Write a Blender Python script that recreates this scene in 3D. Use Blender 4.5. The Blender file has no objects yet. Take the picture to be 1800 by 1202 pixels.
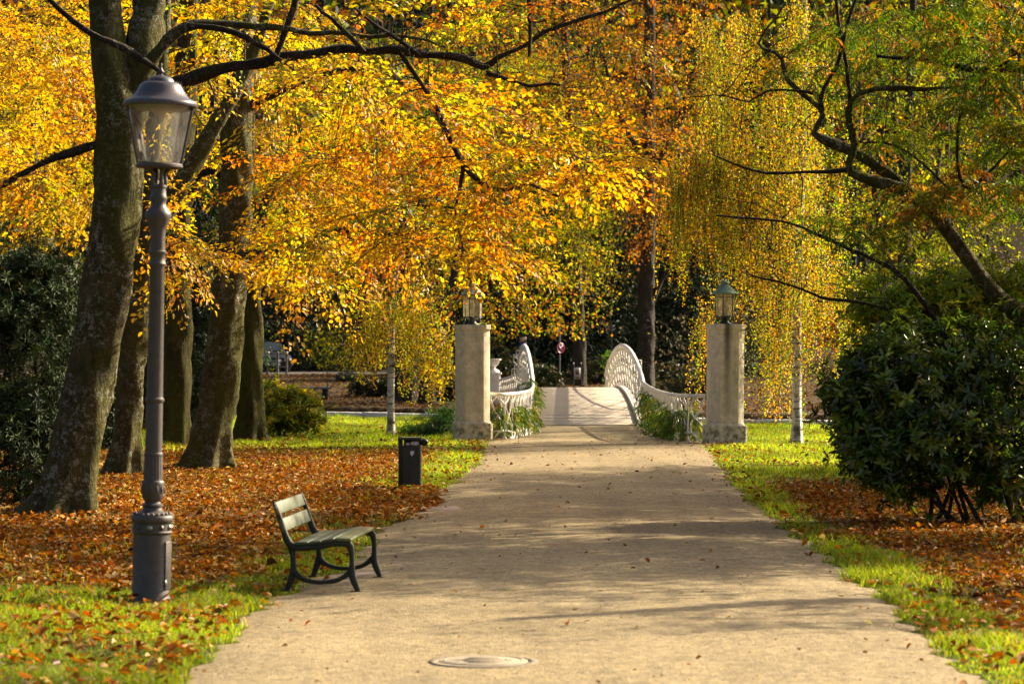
import bpy, math, random
import numpy as np

# ------------------------------------------------------------------ camera, sky, sun, exposure
sc = bpy.context.scene
COL = sc.collection
rng = np.random.default_rng(11)
random.seed(11)
F, CX, HZ, CH = 4900.0, 900.0, 610.0, 2.1        # focal length / centre / horizon in photo pixels, eye height in metres

cam_d = bpy.data.cameras.new('camera')
cam = bpy.data.objects.new('camera', cam_d)
COL.objects.link(cam)
cam.location = (0, 0, CH)
cam.rotation_euler = (math.radians(90) + math.atan(9 / F), 0, 0)
cam_d.sensor_width = 36
cam_d.lens = 36 * F / 1800
cam_d.clip_start = 0.5
cam_d.clip_end = 3000
cam_d.dof.use_dof = True
cam_d.dof.focus_distance = 42
cam_d.dof.aperture_fstop = 3.6
sc.camera = cam

SUN_EL, SUN_AZ = math.radians(29), math.radians(56)      # azimuth measured from the view direction (+Y) towards +X
world = bpy.data.worlds.new('World')
sc.world = world
world.use_nodes = True
wn = world.node_tree
wn.nodes.clear()
sky = wn.nodes.new('ShaderNodeTexSky')
sky.sky_type = 'NISHITA'
sky.sun_disc = False
sky.sun_elevation = SUN_EL
sky.sun_rotation = SUN_AZ
sky.dust_density = 6.0
sky.ozone_density = 0.0
sky.air_density = 0.55
bg = wn.nodes.new('ShaderNodeBackground')
bg.inputs['Strength'].default_value = 0.075
wo = wn.nodes.new('ShaderNodeOutputWorld')
wn.links.new(sky.outputs[0], bg.inputs['Color'])
wn.links.new(bg.outputs[0], wo.inputs['Surface'])

sun_d = bpy.data.lights.new('sun', 'SUN')
sun_d.energy = 5.0
sun_d.angle = math.radians(0.5)
sun_d.color = (1.0, 0.83, 0.58)
sun = bpy.data.objects.new('sun', sun_d)
COL.objects.link(sun)
sun.location = (60, 60, 60)
sun.rotation_euler = (math.radians(90) - SUN_EL, 0, -SUN_AZ + math.pi)
# light travels along local -Z: aim it from the sun's direction to the scene
from mathutils import Vector
sdir = Vector((math.sin(SUN_AZ) * math.cos(SUN_EL), math.cos(SUN_AZ) * math.cos(SUN_EL), math.sin(SUN_EL)))
sun.rotation_euler = sdir.to_track_quat('Z', 'Y').to_euler()

vs = sc.view_settings
vs.view_transform = 'Standard'
vs.look = 'None'
vs.gamma = 1
vs.use_curve_mapping = False
vs.exposure = 1.48
cy = sc.cycles
cy.max_bounces = 7
cy.diffuse_bounces = 4
cy.glossy_bounces = 2
cy.transmission_bounces = 5
cy.transparent_max_bounces = 8
cy.caustics_reflective = False
cy.caustics_refractive = False
cy.sample_clamp_indirect = 6

# ------------------------------------------------------------------ helpers
def P(px, py, d):
    return np.array([(px - CX) * d / F, d, CH - (py - HZ) * d / F])

def G(px, py, z=0.0):
    d = (CH - z) * F / (py - HZ)
    return np.array([(px - CX) * d / F, d, z])

def nz(a):
    return a / np.maximum(np.linalg.norm(a, axis=-1, keepdims=True), 1e-9)

def setp(o, label=None, cat=None, group=None, kind=None):
    if label: o['label'] = label
    if cat: o['category'] = cat
    if group: o['group'] = group
    if kind: o['kind'] = kind
    return o

def thing(name, label, cat, loc=(0, 0, 0), group=None, rot=(0, 0, 0)):
    o = bpy.data.objects.new(name, None)
    o.empty_display_size = 0.2
    COL.objects.link(o)
    o.location = [float(c) for c in loc]
    o.rotation_euler = rot
    return setp(o, label, cat, group)

def world_loc(o):
    v = np.zeros(3)
    while o is not None:
        v += np.array(o.location)
        o = o.parent
    return v

def catmull(pts, n):
    """n points along a smooth curve through pts (any dimension)."""
    pts = np.asarray(pts, float)
    if len(pts) == 2:
        t = np.linspace(0, 1, n)[:, None]
        return pts[0] * (1 - t) + pts[1] * t
    p = np.vstack([2 * pts[0] - pts[1], pts, 2 * pts[-1] - pts[-2]])
    seg = np.linalg.norm(np.diff(pts[:, :3], axis=0), axis=1) + 1e-6
    cum = np.concatenate([[0], np.cumsum(seg)])
    s = np.linspace(0, cum[-1], n)
    i = np.clip(np.searchsorted(cum, s, side='right') - 1, 0, len(seg) - 1)
    t = ((s - cum[i]) / seg[i])[:, None]
    a, b, c, d = p[i], p[i + 1], p[i + 2], p[i + 3]
    return 0.5 * (2 * b + (c - a) * t + (2 * a - 5 * b + 4 * c - d) * t ** 2 + (3 * b - a - 3 * c + d) * t ** 3)

class MB:
    """collects verts and faces, builds ONE mesh object"""
    def __init__(self):
        self.v, self.q, self.t, self.c, self.n = [], [], [], [], 0
    def add(self, v, q=None, t=None, c=None):
        v = np.asarray(v, float).reshape(-1, 3)
        if q is not None and len(q): self.q.append(np.asarray(q, np.int64).reshape(-1, 4) + self.n)
        if t is not None and len(t): self.t.append(np.asarray(t, np.int64).reshape(-1, 3) + self.n)
        self.v.append(v)
        if c is None: c = np.ones((len(v), 3))
        c = np.asarray(c, float)
        if c.ndim == 1: c = np.tile(c, (len(v), 1))
        self.c.append(c)
        self.n += len(v)
        return self
    def tube(self, pts, rad, sides=8, cap=True, col=None):
        pts = np.asarray(pts, float)
        n = len(pts)
        rad = np.broadcast_to(np.asarray(rad, float), (n,))
        tan = nz(np.gradient(pts, axis=0))
        ref = np.array([0, 0, 1.0]) if abs(tan[0][2]) < 0.9 else np.array([1.0, 0, 0])
        u = np.zeros((n, 3))
        u[0] = nz(np.cross(tan[0], ref))
        for i in range(1, n):
            w = u[i - 1] - tan[i] * np.dot(u[i - 1], tan[i])
            u[i] = nz(w)
        w = np.cross(tan, u)
        a = np.arange(sides) * 2 * np.pi / sides
        ring = pts[:, None] + rad[:, None, None] * (np.cos(a)[None, :, None] * u[:, None] + np.sin(a)[None, :, None] * w[:, None])
        self.grid(ring, closed=True, col=col)
        if cap:
            for k, flip in ((0, True), (n - 1, False)):
                b = ring[k]
                v = np.vstack([b, b.mean(0)])
                tr = [[i, (i + 1) % sides, sides] if not flip else [(i + 1) % sides, i, sides] for i in range(sides)]
                self.add(v, t=tr, c=col)
        return self
    def grid(self, ring, closed=True, col=None):
        n, s = ring.shape[:2]
        i = np.arange(n - 1)[:, None] * s
        j = np.arange(s if closed else s - 1)[None]
        j2 = (j + 1) % s
        q = np.stack([i + j, i + j2, i + s + j2, i + s + j], -1).reshape(-1, 4)
        return self.add(ring.reshape(-1, 3), q=q, c=col)
    def lathe(self, prof, seg=24, c=(0, 0, 0), axis_tilt=None, closed_caps=True):
        """prof: (r, z) list"""
        prof = np.asarray(prof, float)
        a = np.arange(seg) * 2 * np.pi / seg
        ring = np.stack([prof[:, :1] * np.cos(a) + c[0], prof[:, :1] * np.sin(a) + c[1], np.repeat(prof[:, 1:2], seg, 1) + c[2]], -1)
        self.grid(ring)
        if closed_caps:
            for k, fl in ((0, True), (len(prof) - 1, False)):
                if prof[k, 0] > 1e-4:
                    v = np.vstack([ring[k], [[c[0], c[1], c[2] + prof[k, 1]]]])
                    self.add(v, t=[[(i + 1) % seg, i, seg] if fl else [i, (i + 1) % seg, seg] for i in range(seg)])
        return self
    def box(self, c, s, rz=0.0, R=None):
        x, y, z = np.asarray(s, float) / 2
        v = np.array([[-x, -y, -z], [x, -y, -z], [x, y, -z], [-x, y, -z], [-x, -y, z], [x, -y, z], [x, y, z], [-x, y, z]])
        if R is None:
            cr, sr = math.cos(rz), math.sin(rz)
            R = np.array([[cr, -sr, 0], [sr, cr, 0], [0, 0, 1]])
        v = v @ np.asarray(R).T + np.asarray(c, float)
        return self.add(v, q=[[0, 3, 2, 1], [4, 5, 6, 7], [0, 1, 5, 4], [1, 2, 6, 5], [2, 3, 7, 6], [3, 0, 4, 7]])
    def bar(self, pts, w, th, up=(0, 1, 0), closed=False):
        """flat bar swept along pts; 'up' is the thickness direction, w is measured across it"""
        pts = np.asarray(pts, float)
        n = len(pts)
        w = np.broadcast_to(np.asarray(w, float), (n,))
        up = np.asarray(up, float)
        tan = nz(np.gradient(pts, axis=0))
        s = nz(np.cross(tan, up))
        o = up * th / 2
        ring = np.stack([pts + s * w[:, None] / 2 + o, pts - s * w[:, None] / 2 + o, pts - s * w[:, None] / 2 - o, pts + s * w[:, None] / 2 - o], 1)
        self.grid(ring)
        self.add(ring[0], q=[[0, 1, 2, 3]]); self.add(ring[-1], q=[[3, 2, 1, 0]])
        return self
    def prism(self, outline, z0, z1, axis='z'):
        o = np.asarray(outline, float)
        n = len(o)
        def put(z):
            if axis == 'z': return np.column_stack([o, np.full(n, z)])
            if axis == 'y': return np.column_stack([o[:, 0], np.full(n, z), o[:, 1]])
            return np.column_stack([np.full(n, z), o])
        a, b = put(z0), put(z1)
        q = [[i, (i + 1) % n, n + (i + 1) % n, n + i] for i in range(n)]
        self.add(np.vstack([a, b]), q=q)
        ca, cb = np.vstack([a, a.mean(0)]), np.vstack([b, b.mean(0)])
        self.add(ca, t=[[(i + 1) % n, i, n] for i in range(n)])
        self.add(cb, t=[[i, (i + 1) % n, n] for i in range(n)])
        return self
    def segs(self, A, B, ra, rb, sides=3):
        """many straight tapered twigs at once"""
        A, B = np.asarray(A, float), np.asarray(B, float)
        N = len(A)
        if N == 0: return self
        t = nz(B - A)
        ref = np.where(np.abs(t[:, 2:3]) < 0.9, np.array([[0, 0, 1.0]]), np.array([[1.0, 0, 0]]))
        u = nz(np.cross(t, ref)); w = np.cross(t, u)
        ra = np.broadcast_to(ra, (N,)); rb = np.broadcast_to(rb, (N,))
        a = np.arange(sides) * 2 * np.pi / sides
        off = np.cos(a)[None, :, None] * u[:, None] + np.sin(a)[None, :, None] * w[:, None]
        v = np.concatenate([A[:, None] + off * ra[:, None, None], B[:, None] + off * rb[:, None, None]], 1)
        base = np.arange(N)[:, None, None] * (2 * sides)
        j = np.arange(sides); j2 = (j + 1) % sides
        q = base + np.stack([j, j2, sides + j2, sides + j], -1)[None]
        return self.add(v.reshape(-1, 3), q=q.reshape(-1, 4))
    def leaves(self, pos, d, nrm, L, W, col, shape='hex', fold=0.25, curl=0.0):
        N = len(pos)
        if N == 0: return self
        d = nz(d)
        s = nz(np.cross(d, nrm)); n = np.cross(s, d)
        L = np.broadcast_to(np.asarray(L, float), (N,))[:, None]
        W = np.broadcast_to(np.asarray(W, float), (N,))[:, None]
        fold = np.broadcast_to(np.asarray(fold, float), (N,))[:, None]
        curl = np.broadcast_to(np.asarray(curl, float), (N,))[:, None]
        def pt(u, w, h):
            return pos + d * L * u + s * W * w + n * (fold * W * h - curl * L * u * u)
        if shape == 'hex':
            v = np.stack([pt(0, 0, 0), pt(.28, -.42, .8), pt(.68, -.40, .8), pt(1, 0, 0), pt(.68, .40, .8), pt(.28, .42, .8)], 1)
            b = np.arange(N)[:, None] * 6
            q = np.concatenate([b + np.array([[0, 3, 2, 1]]), b + np.array([[0, 5, 4, 3]])])
            self.add(v.reshape(-1, 3), q=q, c=np.repeat(col, 6, 0))
        elif shape == 'dia':
            v = np.stack([pt(0, 0, 0), pt(.42, -.5, .8), pt(1, 0, 0), pt(.42, .5, .8)], 1)
            b = np.arange(N)[:, None] * 4
            t = np.concatenate([b + np.array([[0, 2, 1]]), b + np.array([[0, 3, 2]])])
            self.add(v.reshape(-1, 3), t=t, c=np.repeat(col, 4, 0))
        else:                                         # lobed: five-pointed (maple / plane like)
            v = np.stack([pt(0, 0, 0), pt(.15, -.5, .9), pt(.42, -.2, .3), pt(.62, -.48, .9), pt(.66, -.15, .2), pt(1, 0, 0),
                          pt(.66, .15, .2), pt(.62, .48, .9), pt(.42, .2, .3), pt(.15, .5, .9)], 1)
            b = np.arange(N)[:, None] * 10
            q = np.concatenate([b + np.array([[0, 5, 4, 2]]), b + np.array([[0, 8, 6, 5]])])
            t = np.concatenate([b + np.array([[0, 2, 1]]), b + np.array([[2, 4, 3]]), b + np.array([[0, 9, 8]]), b + np.array([[8, 7, 6]])])
            self.add(v.reshape(-1, 3), q=q, t=t, c=np.repeat(col, 10, 0))
        return self
    def mesh(self, name, off=(0, 0, 0), smooth=False, tint=False):
        me = bpy.data.meshes.new(name)
        v = (np.vstack(self.v) - np.asarray(off)).astype(np.float32)
        q = np.vstack(self.q) if self.q else np.zeros((0, 4), np.int64)
        t = np.vstack(self.t) if self.t else np.zeros((0, 3), np.int64)
        me.vertices.add(len(v)); me.vertices.foreach_set('co', v.ravel())
        nl = len(q) * 4 + len(t) * 3
        me.loops.add(nl)
        me.loops.foreach_set('vertex_index', np.concatenate([q.ravel(), t.ravel()]).astype(np.int32))
        me.polygons.add(len(q) + len(t))
        st = np.concatenate([np.arange(len(q)) * 4, len(q) * 4 + np.arange(len(t)) * 3]).astype(np.int32)
        me.polygons.foreach_set('loop_start', st)
        if smooth: me.polygons.foreach_set('use_smooth', np.ones(len(q) + len(t), bool))
        if tint:
            at = me.attributes.new('tint', 'FLOAT_COLOR', 'POINT')
            c = np.vstack(self.c)
            at.data.foreach_set('color', np.column_stack([c, np.ones(len(c))]).astype(np.float32).ravel())
        me.update(calc_edges=True)
        return me
    def build(self, name, m, parent=None, local=False, smooth=False, tint=False, kind=None, bevel=0.0, auto=None):
        off = np.zeros(3)
        if parent is not None and not local: off = world_loc(parent)
        me = self.mesh(name, off, smooth, tint)
        me.materials.append(m)
        o = bpy.data.objects.new(name, me)
        COL.objects.link(o)
        if parent is not None: o.parent = parent
        if kind: o['kind'] = kind
        if bevel:
            b = o.modifiers.new('edge', 'BEVEL'); b.width = bevel; b.segments = 2; b.limit_method = 'ANGLE'
        if auto:
            try:
                me.shade_auto = None
            except Exception: pass
            me.set_sharp_from_angle(angle=math.radians(auto))
        return o

# ------------------------------------------------------------------ materials
class NT:
    def __init__(self, name):
        self.m = bpy.data.materials.new(name); self.m.use_nodes = True
        self.t = self.m.node_tree; self.t.nodes.clear()
        self.out = self.n('ShaderNodeOutputMaterial')
    def n(self, typ, **kw):
        x = self.t.nodes.new(typ)
        for k, v in kw.items():
            if hasattr(x, k): setattr(x, k, v)
            else: x.inputs[k].default_value = v
        return x
    def l(self, a, b): self.t.links.new(a, b); return self
    def noise(self, scale, detail=4, rough=.6, vec=None, dim='3D', w=None, dist=0):
        x = self.n('ShaderNodeTexNoise'); x.noise_dimensions = dim
        x.inputs['Scale'].default_value = scale; x.inputs['Detail'].default_value = detail
        x.inputs['Roughness'].default_value = rough; x.inputs['Distortion'].default_value = dist
        if vec is not None: self.l(vec, x.inputs['Vector'])
        if w is not None: self.l(w, x.inputs['W'])
        return x.outputs['Fac']
    def ramp(self, fac, stops):
        r = self.n('ShaderNodeValToRGB')
        e = r.color_ramp.elements
        while len(e) > 1: e.remove(e[-1])
        e[0].position = stops[0][0]
        c = stops[0][1]; e[0].color = (*c, 1) if not np.isscalar(c) else (c, c, c, 1)
        for p, c in stops[1:]:
            k = e.new(p); k.color = (*c, 1) if not np.isscalar(c) else (c, c, c, 1)
        self.l(fac, r.inputs['Fac'])
        return r.outputs['Color']
    def mix(self, f, a, b, typ='MIX'):
        x = self.n('ShaderNodeMix'); x.data_type = 'RGBA'; x.blend_type = typ
        for s, v in ((0, f), (6, a), (7, b)):
            if hasattr(v, 'is_output'): self.l(v, x.inputs[s])
            elif np.isscalar(v): x.inputs[s].default_value = v if s == 0 else (v, v, v, 1)
            else: x.inputs[s].default_value = (*v, 1)
        return x.outputs[2]
    def math(self, op, a, b=0.0):
        x = self.n('ShaderNodeMath'); x.operation = op
        for i, v in enumerate((a, b)):
            if hasattr(v, 'is_output'): self.l(v, x.inputs[i])
            else: x.inputs[i].default_value = v
        return x.outputs[0]
    def coord(self, which='Object', scale=(1, 1, 1)):
        c = self.n('ShaderNodeTexCoord')
        mp = self.n('ShaderNodeMapping'); mp.inputs['Scale'].default_value = scale
        self.l(c.outputs[which], mp.inputs['Vector'])
        return mp.outputs[0]
    def pr(self, col, rough=.6, metal=0.0, bump=None, bstr=.3, bdist=.01, spec=.5):
        b = self.n('ShaderNodeBsdfPrincipled')
        if hasattr(col, 'is_output'): self.l(col, b.inputs['Base Color'])
        else: b.inputs['Base Color'].default_value = (*col, 1)
        if hasattr(rough, 'is_output'): self.l(rough, b.inputs['Roughness'])
        else: b.inputs['Roughness'].default_value = rough
        b.inputs['Metallic'].default_value = metal
        b.inputs['Specular IOR Level'].default_value = spec
        if bump is not None:
            k = self.n('ShaderNodeBump'); k.inputs['Strength'].default_value = bstr; k.inputs['Distance'].default_value = bdist
            self.l(bump, k.inputs['Height']); self.l(k.outputs[0], b.inputs['Normal'])
        self.l(b.outputs[0], self.out.inputs['Surface'])
        return b

def leaf_mat(name, trans=.5, gloss=.06, grough=.4, sat=1.15):
    t = NT(name)
    a = t.n('ShaderNodeAttribute'); a.attribute_name = 'tint'
    nz_ = t.noise(60, 2, .6, t.coord())
    c = t.mix(1.0, a.outputs['Color'], t.ramp(nz_, [(.3, .78), (.7, 1.1)]), 'MULTIPLY')
    d = t.n('ShaderNodeBsdfDiffuse'); t.l(c, d.inputs['Color'])
    g = t.n('ShaderNodeGamma'); g.inputs['Gamma'].default_value = sat; t.l(c, g.inputs['Color'])
    tr = t.n('ShaderNodeBsdfTranslucent'); t.l(g.outputs[0], tr.inputs['Color'])
    mx = t.n('ShaderNodeMixShader'); mx.inputs[0].default_value = trans
    t.l(d.outputs[0], mx.inputs[1]); t.l(tr.outputs[0], mx.inputs[2])
    gl = t.n('ShaderNodeBsdfGlossy'); gl.inputs['Roughness'].default_value = grough
    m2 = t.n('ShaderNodeMixShader'); m2.inputs[0].default_value = gloss
    t.l(mx.outputs[0], m2.inputs[1]); t.l(gl.outputs[0], m2.inputs[2])
    t.l(m2.outputs[0], t.out.inputs['Surface'])
    return t.m

def bark_mat(name, c1, c2, lichen=.5, moss=.5, scale=1.0, streak=.35):
    t = NT(name)
    oi = t.n('ShaderNodeObjectInfo'); w = t.math('MULTIPLY', oi.outputs['Random'], 20)
    co = t.coord('Object', (1, 1, streak))
    co2 = t.coord('Object')
    base = t.ramp(t.noise(9 * scale, 6, .65, co, '4D', w), [(.32, c1), (.68, c2)])
    fine = t.noise(45 * scale, 4, .7, co, '4D', w)
    base = t.mix(.6, base, t.ramp(fine, [(.3, .45), (.7, 1.25)]), 'MULTIPLY')
    lich = t.ramp(t.math('ADD', t.math('MULTIPLY', t.noise(11 * scale, 6, .78, co2, '4D', w), .7), t.math('MULTIPLY', t.noise(48 * scale, 3, .6, co2, '4D', w), .3)), [(.58 - .06 * lichen, 0.0), (.63 - .06 * lichen, 1.0)])
    lich2 = t.ramp(t.noise(2.2, 2, .5, co2, '4D', w), [(.38, 0.0), (.6, 1.0)])
    base = t.mix(t.math('MULTIPLY', t.math('MULTIPLY', lich, lich2), .85 * lichen), base, (.42, .42, .31))
    dk = t.ramp(t.noise(6 * scale, 7, .78, co2, '4D', w), [(.38, 1.0), (.47, 0.0)])
    base = t.mix(t.math('MULTIPLY', dk, .55), base, (.018, .015, .01))
    ms = t.ramp(t.noise(1.7, 5, .7, co, '4D', w), [(.56 - .14 * moss, 0.0), (.72 - .1 * moss, 1.0)])
    base = t.mix(t.math('MULTIPLY', ms, .75 * min(1, moss + .2)), base, (.075, .08, .008))
    h = t.math('ADD', fine, t.math('MULTIPLY', t.noise(14 * scale, 5, .6, co, '4D', w), 1.5))
    t.pr(base, .9, bump=h, bstr=1.0, bdist=.06, spec=.15)
    return t.m

def plain(name, c, rough=.5, metal=0.0, var=.25, scale=12, bump=.1, bdist=.003, spec=.5, dirt=None):
    t = NT(name)
    co = t.coord()
    n = t.noise(scale, 5, .65, co)
    c = np.asarray(c, float)
    col = t.ramp(n, [(.3, tuple(c * (1 - var))), (.7, tuple(np.minimum(c * (1 + var), .95)))])
    if dirt:
        k = t.ramp(t.noise(scale * .35, 5, .7, co), [(.45, 0.0), (.7, 1.0)])
        col = t.mix(t.math('MULTIPLY', k, .6), col, dirt)
    t.pr(col, rough, metal, bump=t.noise(scale * 6, 3, .6, co), bstr=bump, bdist=bdist, spec=spec)
    return t.m

MAT = {}
MAT['leaf_gold'] = leaf_mat('gold_leaf', .67, .03)
MAT['leaf_far'] = leaf_mat('far_leaf', .58, .015, .5)
MAT['leaf_birch'] = leaf_mat('birch_leaf', .6, .035, .35)
MAT['leaf_green'] = leaf_mat('green_leaf', .5, .03)
MAT['leaf_gloss'] = leaf_mat('evergreen_leaf', .5, .06, .33)
MAT['needle'] = leaf_mat('needle_leaf', .12, .02, .5)
MAT['litter'] = leaf_mat('dry_leaf', .35, .018, .4)
MAT['grass'] = leaf_mat('grass_blade', .7, .02, .45)
MAT['bark'] = bark_mat('beech_bark', (.044, .037, .012), (.142, .121, .045), 1.15, 1.0)
MAT['bark2'] = bark_mat('mossy_bark', (.032, .024, .008), (.080, .059, .020), .5, 1.05)
MAT['bark_dark'] = bark_mat('branch_bark', (.03, .024, .018), (.08, .066, .048), .7, .5, 1.6)
MAT['bark_far'] = bark_mat('far_bark', (.04, .036, .03), (.10, .09, .07), .3, .3)

def birch_mat():
    t = NT('birch_bark')
    co = t.coord('Object', (1, 1, 7)); c2 = t.coord('Object')
    band = t.ramp(t.noise(3.2, 4, .7, co), [(.40, (.035, .03, .025)), (.47, (.62, .6, .56))])
    patch = t.ramp(t.noise(4, 3, .6, c2), [(.36, (.25, .22, .18)), (.5, (1, 1, 1))])
    col = t.mix(1.0, band, patch, 'MULTIPLY')
    t.pr(col, .7, bump=t.noise(25, 3, .6, co), bstr=.4, bdist=.01, spec=.3)
    return t.m
MAT['birch'] = birch_mat()

def gravel_mat():
    t = NT('gravel')
    c = t.coord('Object')
    big = t.noise(.35, 5, .6, c)
    mid = t.noise(5, 4, .6, c)
    v = t.n('ShaderNodeTexVoronoi'); v.inputs['Scale'].default_value = 55; t.l(c, v.inputs['Vector'])
    v2 = t.n('ShaderNodeTexVoronoi'); v2.inputs['Scale'].default_value = 24; t.l(c, v2.inputs['Vector'])
    col = t.ramp(mid, [(.3, (.242, .193, .104)), (.7, (.335, .272, .154))])
    col = t.mix(.55, col, t.ramp(big, [(.35, (.66, .63, .6)), (.65, (1.12, 1.1, 1.06))]), 'MULTIPLY')
    trk = t.noise(1.0, 4, .65, t.coord('Object', (1.9, .10, 1)))
    col = t.mix(.5, col, t.ramp(trk, [(.36, (.72, .69, .66)), (.62, (1.1, 1.1, 1.1))]), 'MULTIPLY')
    damp = t.ramp(t.noise(1.3, 5, .7, c), [(.56, 0.0), (.70, 1.0)])
    col = t.mix(t.math('MULTIPLY', damp, .35), col, (.15, .125, .085))
    sp = t.n('ShaderNodeSeparateColor'); t.l(v.outputs['Color'], sp.inputs[0])
    col = t.mix(.85, col, t.ramp(sp.outputs[0], [(0.0, (.55, .54, .52)), (.5, (1, 1, 1)), (1.0, (1.4, 1.38, 1.34))]), 'MULTIPLY')
    sp2 = t.n('ShaderNodeSeparateColor'); t.l(v2.outputs['Color'], sp2.inputs[0])
    col = t.mix(.85, col, t.ramp(sp2.outputs[1], [(0.0, .55), (.12, .92), (.85, 1.06), (1.0, 1.3)]), 'MULTIPLY')
    v3 = t.n('ShaderNodeTexVoronoi'); v3.inputs['Scale'].default_value = 9; t.l(c, v3.inputs['Vector'])
    sp3 = t.n('ShaderNodeSeparateColor'); t.l(v3.outputs['Color'], sp3.inputs[0])
    spk = t.math('MULTIPLY', t.math('LESS_THAN', v3.outputs['Distance'], .22), t.math('LESS_THAN', sp3.outputs[2], .45))
    col = t.mix(t.math('MULTIPLY', spk, .5), col, (.12, .09, .05))
    h = t.math('ADD', t.math('MULTIPLY', v.outputs['Distance'], -.5), t.math('MULTIPLY', mid, .6))
    t.pr(col, .92, bump=h, bstr=.8, bdist=.02, spec=.25)
    return t.m
MAT['gravel'] = gravel_mat()

def ground_mat():
    t = NT('lawn_soil')
    a = t.n('ShaderNodeAttribute'); a.attribute_name = 'tint'
    c = t.coord('Object')
    col = t.mix(1.0, a.outputs['Color'], t.ramp(t.noise(11, 6, .75, c), [(.3, .45), (.7, 1.5)]), 'MULTIPLY')
    col = t.mix(.8, col, t.ramp(t.noise(2.1, 5, .7, c), [(.3, .6), (.7, 1.3)]), 'MULTIPLY')
    t.pr(col, .95, bump=t.noise(20, 4, .7, c), bstr=1.0, bdist=.06, spec=.15)
    return t.m
MAT['ground'] = ground_mat()

def stone_mat(name, c, stain=(.05, .05, .04), moss=True, band=None):
    t = NT(name)
    co = t.coord('Object'); cs = t.coord('Object', (1, 1, .18))
    c = np.asarray(c)
    col = t.ramp(t.noise(7, 7, .7, co), [(.3, tuple(c * .72)), (.7, tuple(c * 1.15))])
    st = t.ramp(t.noise(3.4, 4, .6, cs), [(.50, 0.0), (.68, 1.0)])
    col = t.mix(t.math('MULTIPLY', st, .3), col, stain)
    sx = t.n('ShaderNodeSeparateXYZ'); cc = t.n('ShaderNodeTexCoord'); t.l(cc.outputs['Object'], sx.inputs[0])
    if band:                                       # a dark run of water stain down one face
        x0, w = band
        dx = t.math('ABSOLUTE', t.math('ADD', t.math('ADD', sx.outputs[0], t.math('MULTIPLY', t.noise(2.5, 4, .6, co), .12)), -x0 - .06))
        k = t.ramp(t.math('DIVIDE', dx, w), [(0.25, 1.0), (1.0, 0.0)])
        fade = t.ramp(t.math('DIVIDE', sx.outputs[2], 2.6), [(.2, .25), (.95, 1.0)])
        front = t.math('LESS_THAN', sx.outputs[1], 0.0)
        col = t.mix(t.math('MULTIPLY', t.math('MULTIPLY', t.math('MULTIPLY', k, fade), front), .85), col, (.035, .03, .025))
    if moss:
        m = t.math('MULTIPLY', t.ramp(t.noise(5, 5, .7, co), [(.45, 0.0), (.62, 1.0)]), t.ramp(t.math('DIVIDE', sx.outputs[2], 2.6), [(.08, 1.0), (.2, .25), (.6, .12)]))
        col = t.mix(m, col, (.09, .10, .03))
    t.pr(col, .85, bump=t.noise(40, 5, .7, co), bstr=.5, bdist=.012, spec=.25)
    return t.m
MAT['stone'] = stone_mat('pillar_stone', (.74, .65, .47))
MAT['stone_band'] = stone_mat('stained_pillar_stone', (.78, .71, .53), band=(-.05, .11))
MAT['cover'] = plain('cover_stone', (.36, .30, .21), .85, 0, .15, 14, .4, .01, dirt=(.26, .21, .14))
MAT['rimstone'] = plain('rim_stone', (.22, .18, .12), .9, 0, .4, 30, .6, .012)
MAT['slab'] = plain('slab_stone', (.27, .21, .155), .85, 0, .2, 9, .3, .01)
MAT['kerb'] = plain('kerb_stone', (.72, .70, .66), .8, 0, .2, 3, .3, .01)
MAT['asphalt'] = plain('asphalt', (.07, .062, .055), .9, 0, .3, 2, .4, .01)
MAT['white'] = plain('white_iron_paint', (.78, .76, .71), .42, 0, .06, 6, .1, .003, dirt=(.55, .47, .36))
MAT['white2'] = plain('weathered_white_paint', (.70, .67, .60), .5, 0, .12, 9, .3, .006, dirt=(.42, .36, .27))
MAT['plank'] = plain('bridge_plank', (.37, .32, .25), .75, 0, .12, 4, .4, .006, dirt=(.38, .32, .24))
MAT['lamp_iron'] = plain('lamp_iron', (.074, .066, .060), .5, .25, .25, 15, .25, .004, dirt=(.085, .07, .058))
MAT['lamp_roof'] = plain('lamp_roof_paint', (.085, .078, .085), .38, .3, .12, 9, .1, .002)
MAT['bench_iron'] = plain('bench_iron', (.012, .018, .010), .62, 0, .3, 20, .2, .003)
MAT['bench_wood'] = plain('bench_green_paint', (.055, .075, .034), .55, 0, .25, 7, .25, .004, dirt=(.05, .06, .025))
MAT['bench_seat'] = plain('bench_seat_paint', (.12, .13, .05), .5, 0, .35, 8, .25, .004, dirt=(.075, .085, .035))
MAT['bin'] = plain('bin_paint', (.022, .034, .027), .45, 0, .25, 10, .15, .003, dirt=(.045, .05, .04))
MAT['black'] = plain('black_plastic', (.012, .012, .013), .35, 0, .2, 10, .1, .002)
MAT['paper'] = plain('paper_scrap', (.68, .68, .70), .7, 0, .15, 20, .1, .002)
MAT['copper'] = plain('verdigris_copper', (.17, .31, .24), .6, .1, .35, 8, .25, .004, dirt=(.07, .10, .08))
MAT['bronze'] = plain('lantern_metal', (.035, .05, .045), .5, .3, .3, 10, .2, .003, dirt=(.08, .12, .10))
MAT['car'] = plain('car_paint', (.012, .013, .016), .3, .1, .1, 5, .02, .001)
MAT['tyre'] = plain('tyre_rubber', (.015, .015, .015), .8, 0, .2, 10, .2, .003)
MAT['chrome'] = plain('bright_metal', (.55, .56, .58), .25, 1, .05, 5, .02, .001)
MAT['pole'] = plain('galvanised_pole', (.22, .23, .23), .5, .5, .15, 8, .1, .002)
MAT['sign_red'] = plain('sign_red', (.28, .02, .03), .4, 0, .08, 6, .02, .001)
MAT['sign_blue'] = plain('sign_blue', (.035, .06, .26), .4, 0, .08, 6, .02, .001)
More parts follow.
